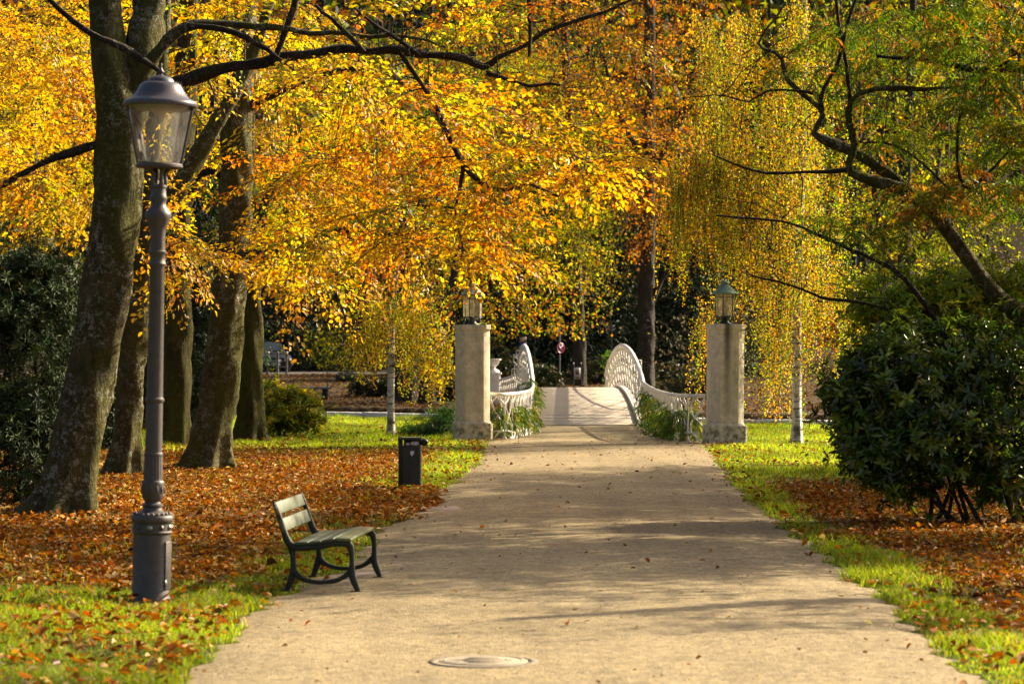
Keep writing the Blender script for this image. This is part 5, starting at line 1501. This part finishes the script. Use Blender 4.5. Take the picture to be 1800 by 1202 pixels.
for s in (-1, 1):
    m = MB()
    x = np.array([bx(s, t) for t in tt]) + s * .10
    m.bar(np.column_stack([x, D0 + tt * BLN, arch_z(tt) - .12]), .34, .10, (1, 0, 0)); m.build('edge_girder', MAT['white2'], bridge)
    m = MB(); x2 = x - s * .085
    m.bar(np.column_stack([x2, D0 + tt * BLN, arch_z(tt) + .03]), .07, .05, (1, 0, 0)); m.build('kick_rail', MAT['white2'], bridge)
MB().box((0, 0, 0), (XR0 - XL0, 16.8, .1)).build('underside', MAT['rock'], bridge, local=True).location = (-.18, 9, -.1)
m = MB().box(((XL0 + XR0) / 2 , D0 - .07, .02), (XR0 - XL0 + .1, .10, .10)); m.build('threshold', MAT['plank'], bridge)
# arched parapets
def top_z(t): return 1.15 + .99 * np.clip(np.sin(np.pi * np.clip(t, 0, 1)), 0, 1) ** .72
for s in (-1, 1):
    par = None
    tq = np.linspace(0, 1, 61)
    X = np.array([bx(s, t) for t in tq]) + s * .12
    zt = top_z(tq)
    m = MB(); m.tube(np.column_stack([X, D0 + tq * BLN, zt]), .06, 10); top = m.build('top_chord', MAT['white'], bridge, smooth=True)
    m = MB(); m.bar(np.column_stack([X, D0 + tq * BLN, zt - .10]), .10, .045, (1, 0, 0)); m.build('chord_web', MAT['white2'], bridge)
    ti = np.linspace(.12, .88, 41)
    m = MB(); zi = arch_z(ti) + .10 + (top_z(ti) - .28 - arch_z(ti) - .10) * np.sin(np.pi * (ti - .12) / .76) ** .5
    m.tube(np.column_stack([np.interp(ti, tq, X), D0 + ti * BLN, zi]), .03, 8); m.build('inner_arch', MAT['white2'], bridge, smooth=True)
    r = np.random.default_rng(300 + s)
    nb = 15
    for i in range(nb + 1):
        t = .02 + .96 * i / nb
        zb, zu = float(arch_z(t)) + .02, float(top_z(t)) - .06
        x = float(np.interp(t, tq, X)); y = D0 + t * BLN
        h = zu - zb
        # a knotty upright, cast like a branch, and its two forks
        j = r.normal(0, .03, 6)
        pts = catmull(np.array([[x, y, zb], [x + s * .01, y + j[0], zb + .3 * h], [x - s * .02, y + j[1], zb + .6 * h], [x, y + j[2], zu]]), 12)
        MB().tube(pts, .021 + .008 * np.sin(np.arange(12) * 2.2), 6).build('upright', MAT['white2'], bridge, smooth=True)
        if i < nb:
            y2 = D0 + (t + .96 / nb) * BLN; t2 = t + .96 / nb
            zb2, zu2 = float(arch_z(t2)) + .02, float(top_z(t2)) - .06
            x2 = float(np.interp(t2, tq, X))
            for f0, f1 in ((.1, .62), (.5, .93)):
                for q in (0, 1):
                    a = np.array([x, y, zb + h * f0]) if q == 0 else np.array([x2, y2, zb2 + (zu2 - zb2) * f0])
                    b = np.array([x2, y2, zb2 + (zu2 - zb2) * f1]) if q == 0 else np.array([x, y, zb + h * f1])
                    mid = (a + b) / 2 + np.array([0, 0, -.04 + r.normal(0, .02)])
                    MB().tube(catmull(np.array([a, mid, b]), 7), .014, 5).build('fork_bar', MAT['white2'], bridge, smooth=True)
    # outside braces of bent rod
    for t in ((.30, .5, .7) if s < 0 else (.22, .5, .78)):
        x = float(np.interp(t, tq, X)); y = D0 + t * BLN
        for z0, z1, o1 in ((arch_z(t) + .75, arch_z(t) + 1.1, .22), (arch_z(t) + .2, arch_z(t) + .66, .28)):
            z0 = min(z0, top_z(t) - .4); z1 = min(z1, top_z(t) - .12)
            pts = [(x, y, z1), (x + s * o1, y, z1), (x + s * (o1 + .01), y, (z0 + z1) / 2 - .05), (x + s * .08, y, z0)]
            MB().tube(np.array(pts), .020, 6).build('brace', MAT['white2'], bridge)

# curved wing railings running from each pillar to the bridge
def wing(label, ctrl, heights, seed):
    """ctrl: (x, d) plan points from pillar to bridge; heights: top rail above ground along it"""
    c = catmull(np.array([[x, y, 0, h] for (x, y), h in zip(ctrl, heights)]), 90)
    L = np.concatenate([[0], np.cumsum(np.linalg.norm(np.diff(c[:, :2], axis=0), axis=1))])
    at = lambda s, z: np.array([np.interp(s, L, c[:, 0]), np.interp(s, L, c[:, 1]), z])
    H = lambda s: float(np.interp(s, L, c[:, 3]))
    t = thing('wing_railing', label, 'railing', (c[0, 0], c[0, 1], 0), 'white curved railings beside the bridge')
    W, W2 = MAT['white'], MAT['white']
    ss = np.linspace(0, L[-1], 90)
    m = MB(); m.tube(np.array([at(s, H(s)) for s in ss]), .042, 10); m.build('top_rail', W, t, smooth=True)
    for z, rr in ((.20, .018),):
        m = MB(); m.tube(np.array([at(s, z + .03 * math.sin(s * 4)) for s in ss]), rr, 6); m.build('low_rail', W2, t, smooth=True)
    n = max(4, int(round(L[-1] / .9))); st = L[-1] / n
    r = np.random.default_rng(seed)
    def rod(pts, rad, nm, k=14):
        q = catmull(np.array([[s, z, 0] for s, z in pts]), k)
        MB().tube(np.array([at(np.clip(s, .02, L[-1] - .02), z) for s, z in q[:, :2]]), rad, 6).build(nm, W2, t, smooth=True)
    for i in range(n):
        s0 = i * st; sm = s0 + st / 2; s1 = s0 + st
        h = H(sm)
        rod([(sm, 0), (sm + r.normal(0, .008), .3), (sm + r.normal(0, .01), .6), (sm, h - .03)], .026, 'post', 8)
        MB().lathe([(.035, 0), (.035, .012), (.020, .03), (.024, .05), (.018, .07)], 10, at(sm, 0)).build('post_foot', W2, t)
        for q in (-1, 1):
            e = sm + q * st / 2
            rod([(sm + q * .02, .09), (sm + q * .09, .03), (sm + q * .12, .0)], .018, 'toe', 6)
            rod([(sm, .23), (sm + q * st * .20, .20), (sm + q * st * .33, .07), (sm + q * st * .45, .05), (sm + q * st * .5, .14), (sm + q * st * .42, .19)], .022, 'scroll', 16)
            rod([(sm + q * st * .12, .20), (sm + q * st * .16, .45), (sm + q * st * .34, .68), (e, H(e) - .03)], .021, 'branch_bar', 10)
            rod([(e, .20), (sm + q * st * .40, .40), (sm + q * st * .18, .62), (sm + q * st * .12, .80), (sm + q * st * .28, h - .03)], .019, 'branch_bar', 10)
            rod([(sm + q * .01, h - .22), (sm + q * st * .16, h - .12), (sm + q * st * .22, h - .03)], .018, 'crown_bar', 6)
            rod([(sm + q * st * .48, h - .20), (sm + q * st * .33, h - .12), (sm + q * st * .26, h - .03)], .018, 'crown_bar', 6)
        if i:
            rod([(s0, 0), (s0, .2), (s0 + r.normal(0, .01), .5), (s0, H(s0) - .03)], .018, 'post', 6)
    return at, L[-1], H
def climber(label, at, Lw, H, spots, seed, out):
    r = np.random.default_rng(seed)
    root = thing('climbing_plant', label, 'climbing plant', at(Lw * .5, 0), 'climbing plants on the white railings')
    twig, leaf = MB(), MB()
    B, D, Ln = [], [], []
    nrm = []
    for f0, f1, z0, z1, n in spots:
        for k in range(n):
            s = Lw * r.uniform(f0, f1); z = r.uniform(z0, z1) * H(s)
            p = at(s, z) + r.normal(0, .07, 3) * np.array([1, 1.0, .3]) + np.array([.07 * out, .06, 0])
            a = r.uniform(0, 6.28)
            B.append(p); D.append([math.cos(a) * .9, math.sin(a) * .9, r.uniform(-.9, .5)]); Ln.append(r.uniform(.18, .36))
    for f in np.linspace(.08, .92, 7):
        pts = catmull(np.array([at(Lw * f, 0), at(Lw * (f + .02), .4) + r.normal(0, .04, 3), at(Lw * (f - .03), .75) + r.normal(0, .04, 3), at(Lw * f, H(Lw * f) - .05)]), 12)
        MB().tube(pts, .011, 6).build('stem', MAT['bark_dark'], root, smooth=True)
    pal = [(.10, .19, .016), (.14, .23, .02), (.06, .13, .014), (.22, .28, .02), (.36, .34, .03)]
    sprays(leaf, twig, np.array(B), np.array(D), np.array(Ln), pal, leafL=.15, leafW=.036, M=13, K=1, space=.012, ang=.8, droop=.6, side=(0, .03), tilt=.6, seed=seed, leafdroop=.9, ljit=.22, keep=.95, twig_r=.002)
    twig.build('twigs', MAT['bark_dark'], root, kind='stuff')
    leaf.build('foliage', MAT['leaf_green'], root, tint=True, kind='stuff')
lx = pl[0] + .40
aL, LL, HL = wing('white curved openwork railing from the left pillar to the bridge', [(lx - .02, 62.6), (-.20, 62.5), (.15, 63.6), (.42, 66.0), (.53, 70.0), (XL0 - .12, D0)], [1.05, 1.04, 1.05, 1.07, 1.11, 1.17], 1)
aR, LR, HR = wing('white curved openwork railing from the right pillar to the bridge', [(pr_[0] - .40, 61.0), (3.88, 61.1), (3.56, 62.4), (3.42, 65.2), (3.40, 69.2), (XR0 + .12, D0)], [1.03, 1.03, 1.04, 1.07, 1.11, 1.17], 2)
climber('bright green climbing plant woven through the left white railing', aL, LL, HL, [(.02, .10, .35, .8, 40), (.08, .2, .5, .75, 60), (.2, .45, .4, .8, 70), (.45, .95, .25, 1.0, 90), (.85, 1.0, .5, 1.15, 30)], 401, -1)
climber('thick green climbing plant filling the right white railing', aR, LR, HR, [(.02, .16, .1, .8, 130), (.12, .30, .1, .85, 170), (.3, .6, .2, .9, 140), (.6, 1.0, .35, .95, 130)], 402, 1)
# greenery at the far end of the arch
for k, (px, py, dd_, lab) in enumerate(((1068, 645, 92.5, 'bright green plant at the far foot of the right bridge railing'), )):
    c_ = P(px, py, dd_); 
    shrub('green_plant', lab, 'plant', [((c_[0], dd_, c_[2] - .1), (.16, .2, .55), 70)], [(.16, .30, .03), (.22, .36, .04)], 'leaf_green', 410 + k, .12, .06, 7, base=(c_[0], dd_, .1), zmin=.12)

# far wing on the left with its urn pedestal
ux = P(867, 640, 95.0)[0]
urn = thing('urn_pedestal', 'white pedestal topped by an urn at the far left end of the bridge', 'pedestal', (ux, 95, .12))
MB().prism(octo(.24, .04), -.05, 1.05).build('pedestal', MAT['white'], urn, local=True, bevel=.01)
MB().prism(octo(.29, .04), 1.05, 1.12).build('cornice', MAT['white'], urn, local=True, bevel=.01)
MB().lathe([(.22, 1.12), (.20, 1.18), (.10, 1.24), (.07, 1.28), (.09, 1.31), (.15, 1.36), (.20, 1.44), (.215, 1.50), (.27, 1.54), (.28, 1.57), (.24, 1.58), (.0, 1.56)], 20).build('urn', MAT['white'], urn, local=True, smooth=True)
fx0, fx1 = np.array([ux + .2, 95.0]), np.array([bx(-1, 1.0) - .1, D0 + BLN])
far = thing('far_railing', 'short white lattice railing between the urn and the far end of the arch', 'railing', (fx0[0], fx0[1], .12))
pf = lambda f, z: np.array([*(fx0 * (1 - f) + fx1 * f), .12 + z])
for z0, z1, rr, nm in ((.86, 1.12, .04, 'top_rail'), (.66, .88, .018, 'mid_rail'), (.12, .12, .03, 'low_rail')):
    MB().tube(catmull(np.array([pf(0, z0), pf(.5, z0 + (z1 - z0) * .35), pf(1, z1)]), 16), rr, 8).build(nm, MAT['white'], far, smooth=True)
for i in range(10):
    f0, f1 = i / 10, (i + 1) / 10
    zt0 = .66 + .2 * f0
    MB().tube([pf(f0, .12), pf(f1, zt0)], .018, 5).build('lattice_bar', MAT['white2'], far)
    MB().tube([pf(f1, .12), pf(f0, zt0)], .018, 5).build('lattice_bar', MAT['white2'], far)
    MB().tube([pf(f0, zt0), pf((f0 + f1) / 2, zt0 + .22)], .016, 5).build('crown_bar', MAT['white2'], far)
    MB().tube([pf((f0 + f1) / 2, zt0 + .22), pf(f1, zt0 + .02)], .016, 5).build('crown_bar', MAT['white2'], far)

# ------------------------------------------------------------------ signs
def gz(px, d): return (px - CX) * d / F, float(height((px - CX) * d / F, d))
x, z = gz(985, 113); zc = CH - (612 - HZ) * 113 / F
s = thing('no_stopping_sign', 'round blue and red no stopping sign on a grey pole behind the bridge', 'road sign', (x, 113, z), rot=(0, 0, .75))
MB().tube([(0, .04, -.1), (0, .04, zc - z + 1.25)], .032, 10).build('pole', MAT['pole'], s, local=True)
def disc(r0, r1, y0, y1, zc_, n=32):
    m = MB(); a = np.arange(n) * 2 * np.pi / n
    R = [(r0, y0), (r1, y0), (r1, y1), (r0, y1)]
    ring = np.array([[[r_ * math.cos(q), y_, zc_ + r_ * math.sin(q)] for q in a] for r_, y_ in R + [R[0]]])
    return m.grid(ring)
zc -= z
d_ = disc(.001, .22, 0, -.012, zc).build('disc', MAT['sign_blue'], s, local=True)
disc(.168, .22, -.013, -.019, zc).build('red_ring', MAT['sign_red'], d_, local=True)
for a in (math.pi / 4, -math.pi / 4):
    R = np.array([[math.cos(a), 0, math.sin(a)], [0, 1, 0], [-math.sin(a), 0, math.cos(a)]])
    MB().box((0, -.016 - .0015 * (a > 0), zc), (.345, .006, .042), R=R).build('red_bar', MAT['sign_red'], d_, local=True)
x, z = gz(1075, 119); zc = CH - (580 - HZ) * 119 / F - z
s = thing('round_sign', 'round sign seen from its grey back on a thin pole above the right railing', 'road sign', (x, 119, z), rot=(0, 0, .5))
MB().tube([(0, -.04, -.1), (0, -.04, zc + .2)], .035, 10).build('pole', MAT['pole'], s, local=True)
disc(.001, .23, 0, .012, zc).build('disc', MAT['sign_back'], s, local=True)
MB().box((0, -.012, zc), (.3, .02, .03)).build('clamp', MAT['pole'], s, local=True)
x, z = gz(919, 106); zc = CH - (606 - HZ) * 106 / F - z
s = thing('path_sign', 'stacked blue and cream sign panel behind the left arch of the bridge', 'road sign', (x, 106, z))
MB().tube([(0, .05, -.1), (0, .05, zc + .3)], .03, 10).build('pole', MAT['pole'], s, local=True)
MB().box((0, 0, zc + .20), (.28, .02, .21)).build('upper_plate', MAT['sign_brown'], s, local=True)
MB().box((0, -.013, zc + .20), (.17, .006, .14)).build('notice', MAT['sign_cream'], s, local=True)
MB().box((0, 0, zc - .09), (.28, .02, .355)).build('blue_plate', MAT['sign_blue'], s, local=True)
for q in (-1, 1): MB().box((q * .10, -.013, zc - .175), (.065, .006, .17)).build('white_mark', MAT['sign_cream'], s, local=True)
x, z = gz(1015, 110); zc = CH - (656 - HZ) * 110 / F - z
s = thing('info_board', 'small white framed info board with dark picture beyond the bridge crest', 'info board', (x, 110, z))
for q in (-.15, .15):
    MB().tube([(q, .03, -.1), (q, .03, zc + .36)], .025, 8).build('post', MAT['bin'], s, local=True)
    MB().lathe([(.001, -.03), (.025, -.015), (.03, 0), (.025, .015), (.001, .03)], 10, (q, .03, zc + .39)).build('post_knob', MAT['paper'], s, local=True, smooth=True)
MB().box((0, 0, zc), (.24, .03, .46)).build('board', MAT['paper'], s, local=True)
MB().box((0, -.018, zc + .03), (.16, .006, .17)).build('picture', MAT['sign_brown'], s, local=True)
MB().box((0, -.018, zc + .125), (.16, .007, .06)).build('picture_band', MAT['sign_cream'], s, local=True)
MB().box((0, -.018, zc - .17), (.17, .006, .04)).build('caption', MAT['bin'], s, local=True)

# ------------------------------------------------------------------ parked car and the posts before it
x, z = gz(484, 134)
car = thing('parked_car', 'dark parked car facing the river on the far road', 'car', (x, 134, z + .03), rot=(0, 0, .28))
W = .9
def sect(y, half, zs):                    # zs: list of (fraction of half width, z)
    r_ = [(f * half, y, zz_) for f, zz_ in zs]
    return np.array(r_ + [(-a, b, c) for a, b, c in r_[::-1]])
body = np.array([sect(0, .80 * W, [(.9, .22), (1, .34), (1, .55), (.92, .66), (.5, .70)]), sect(.12, .95 * W, [(.93, .2), (1, .32), (1, .60), (.93, .74), (.5, .80)]), sect(.5, W, [(.95, .2), (1, .32), (1, .66), (.93, .84), (.5, .90)]),
                 sect(1.3, W, [(.95, .2), (1, .32), (1, .72), (.92, .93), (.5, 1.0)]), sect(2.2, W, [(.95, .2), (1, .32), (1, .76), (.92, .97), (.5, 1.0)]), sect(3.6, W, [(.95, .2), (1, .32), (1, .78), (.92, 1.0), (.5, 1.02)]),
                 sect(4.3, .95 * W, [(.95, .25), (1, .36), (1, .76), (.9, .98), (.5, 1.0)]), sect(4.45, .85 * W, [(.9, .35), (1, .42), (1, .70), (.9, .9), (.5, .92)])])
m = MB(); m.grid(body)
for k, fl in ((0, 1), (-1, 0)):
    b_ = body[k]; n_ = len(b_); m.add(np.vstack([b_, b_.mean(0)]), t=[[i, (i + 1) % n_, n_] for i in range(n_)])
cb = m.build('body', MAT['car'], car, local=True, smooth=True, auto=40)
cabin = np.array([sect(1.15, .84 * W, [(1, .96), (.95, .97), (.5, .98)]), sect(1.95, .72 * W, [(1, 1.40), (.95, 1.45), (.5, 1.48)]), sect(3.2, .72 * W, [(1, 1.42), (.95, 1.47), (.5, 1.50)]), sect(4.2, .80 * W, [(1, 1.0), (.95, 1.01), (.5, 1.02)])])
m = MB(); m.grid(cabin)
m.build('cabin', MAT['car'], car, local=True, smooth=True, auto=30)
v = [(-.66 * W, 1.27, 1.03), (.66 * W, 1.27, 1.03), (.60 * W, 1.86, 1.415), (-.60 * W, 1.86, 1.415)]
MB().add(np.array(v) + [0, -.035, .035], q=[[0, 1, 2, 3]]).build('windscreen', MAT['windscreen'], car, local=True)
for q in (-1, 1):
    MB().add([(q * .75 * W, 1.6, 1.05), (q * .75 * W, 3.7, 1.05), (q * .70 * W, 3.2, 1.40), (q * .70 * W, 2.0, 1.38)], q=[[0, 1, 2, 3]]).build('side_window', MAT['windscreen'], car, local=True)
    hl = MB().box((q * .62 * W, .045, .60), (.30, .10, .12), q * .35); hl.build('headlight', MAT['chrome'], car, local=True, bevel=.03)
    MB().box((q * (W + .09), 1.5, 1.02), (.18, .1, .12)).build('mirror', MAT['car'], car, local=True, bevel=.03)
    for y in (.85, 3.55):
        R = np.array([[0, 0, 1], [0, 1, 0], [-1, 0, 0.0]])
        wm = MB().lathe([(.2, -.1), (.30, -.1), (.325, -.06), (.325, .06), (.30, .1), (.2, .1)], 24)
        wm.v = [w_ @ R.T + np.array([q * .82 * W, y, .325]) for w_ in wm.v]
        wo_ = wm.build('wheel', MAT['tyre'], car, local=True)
        hm = MB().lathe([(.0, .085), (.1, .085), (.2, .07), (.2, -.07)], 16); hm.v = [w_ @ R.T * np.array([q, 1, 1]) + np.array([q * .82 * W, y, .325]) for w_ in hm.v]
        hm.build('rim', MAT['chrome'], wo_, local=True)
for zz_ in (.50, .55, .60): MB().box((0, -.005, zz_), (.62, .03, .018)).build('grille_bar', MAT['chrome'], car, local=True)
MB().box((0, -.03, .40), (.46, .03, .10)).build('number_plate', MAT['paper'], car, local=True)
MB().box((0, -.01, .27), (1.1, .03, .08)).build('bumper_vent', MAT['black'], car, local=True)
# three grey bollards in front of the car
for k, px in enumerate((471, 488, 504)):
    x, z = gz(px, 126)
    b_ = MB().lathe([(.05, -.1), (.05, .95), (.065, .97), (.065, 1.03), (.03, 1.07), (.001, 1.08)], 10).build('bollard', MAT['pole'], None)
    b_.location = (x, 126, z); setp(b_, ['thin grey bollard before the left headlight of the parked car', 'thin grey bollard before the middle of the parked car', 'thin grey bollard before the right side of the parked car'][k], 'bollard', 'bollards before the parked car')
# boulder, stone bench and dark stumps on the far bank
def rock(name, label, cat, px, d, rad, seed, sq):
    r = np.random.default_rng(seed); x, z = gz(px, d)
    th = np.linspace(.02, np.pi - .02, 16); ph = np.arange(24) * 2 * np.pi / 24
    T_, P_ = np.meshgrid(th, ph, indexing='ij')
    R = 1 + sum(r.normal(0, .07) * np.sin(k * P_ + r.uniform(0, 6)) * np.sin((k + 1) * T_ + r.uniform(0, 6)) for k in range(1, 7))
    ring = np.stack([np.sin(T_) * np.cos(P_) * R * sq[0], np.sin(T_) * np.sin(P_) * R * sq[1], np.cos(T_) * R * sq[2]], -1) * rad
    o_ = MB().grid(ring).build(name, MAT['rock'], None, smooth=True); o_.location = (x, d, z + rad * sq[2] * .6); setp(o_, label, cat)
rock('boulder', 'dark rounded boulder on the leaf covered far bank', 'boulder', 610, 116, .5, 1, (1, .7, .5))
x, z = gz(545, 100)
sb = thing('stone_bench', 'low grey stone bench on the far bank beside the yellow green bush', 'bench', (x, 100, z), rot=(0, 0, .3))
MB().box((0, 0, .42), (1.5, .45, .09)).build('seat', MAT['pole'], sb, local=True, bevel=.01)
for q in (-.55, .55): MB().box((q, 0, .18), (.14, .38, .40)).build('leg', MAT['rock'], sb, local=True)
for k, (px, d, w, h, lab) in enumerate(((712, 98, .95, 2.6, 'thick grey trunk on the far bank right behind the young birch'), (745, 96, .55, 2.2, 'split dark trunk on the far bank left of the left pillar'))):
    x, z = gz(px, d)
    root = thing('bare_tree', lab, 'tree', (x, d, z), 'bare trunks on the far bank')
    n_ = 30; hh = np.linspace(-.1, 7, n_)
    pts = np.column_stack([x + .12 * np.sin(hh * .6 + k), np.full(n_, d), z + hh])
    m = MB(); trunk_geo(m, pts, np.linspace(w / 2, w / 5, n_), 16, .4, .07, seed=900 + k); m.build('trunk', MAT['bark_far'], root, smooth=True)
    if k:
        pts2 = np.column_stack([x + .05 + .22 * hh, np.full(n_, d + .1), z + hh]); m = MB(); trunk_geo(m, pts2, np.linspace(w / 2.6, w / 6, n_), 12, .3, .07, seed=950); m.build('second_trunk', MAT['bark_far'], root, smooth=True)
    T = np.column_stack([x + rng.normal(0, 2, 70), d + rng.normal(0, 1.5, 70), z + rng.uniform(3.2, 7.5, 70)])
    br = grow(pts[10:], np.linspace(w / 3, w / 5, n_)[10:], T, 960 + k, arch=.1)
    tw, lf = MB(), MB()
    for p, ra in br: tw.tube(p, ra, 4, cap=False)
    E = np.array([p[-1] for p, _ in br]); Dv = rng.normal(0, 1, E.shape)
    sprays(lf, tw, E, Dv, np.full(len(E), 1.4), YGREEN + GOLD, seed=970 + k, **FAR)
    tw.build('branches', MAT['bark_dark'], root, kind='stuff'); lf.build('crown', MAT['leaf_far'], root, tint=True, kind='stuff')
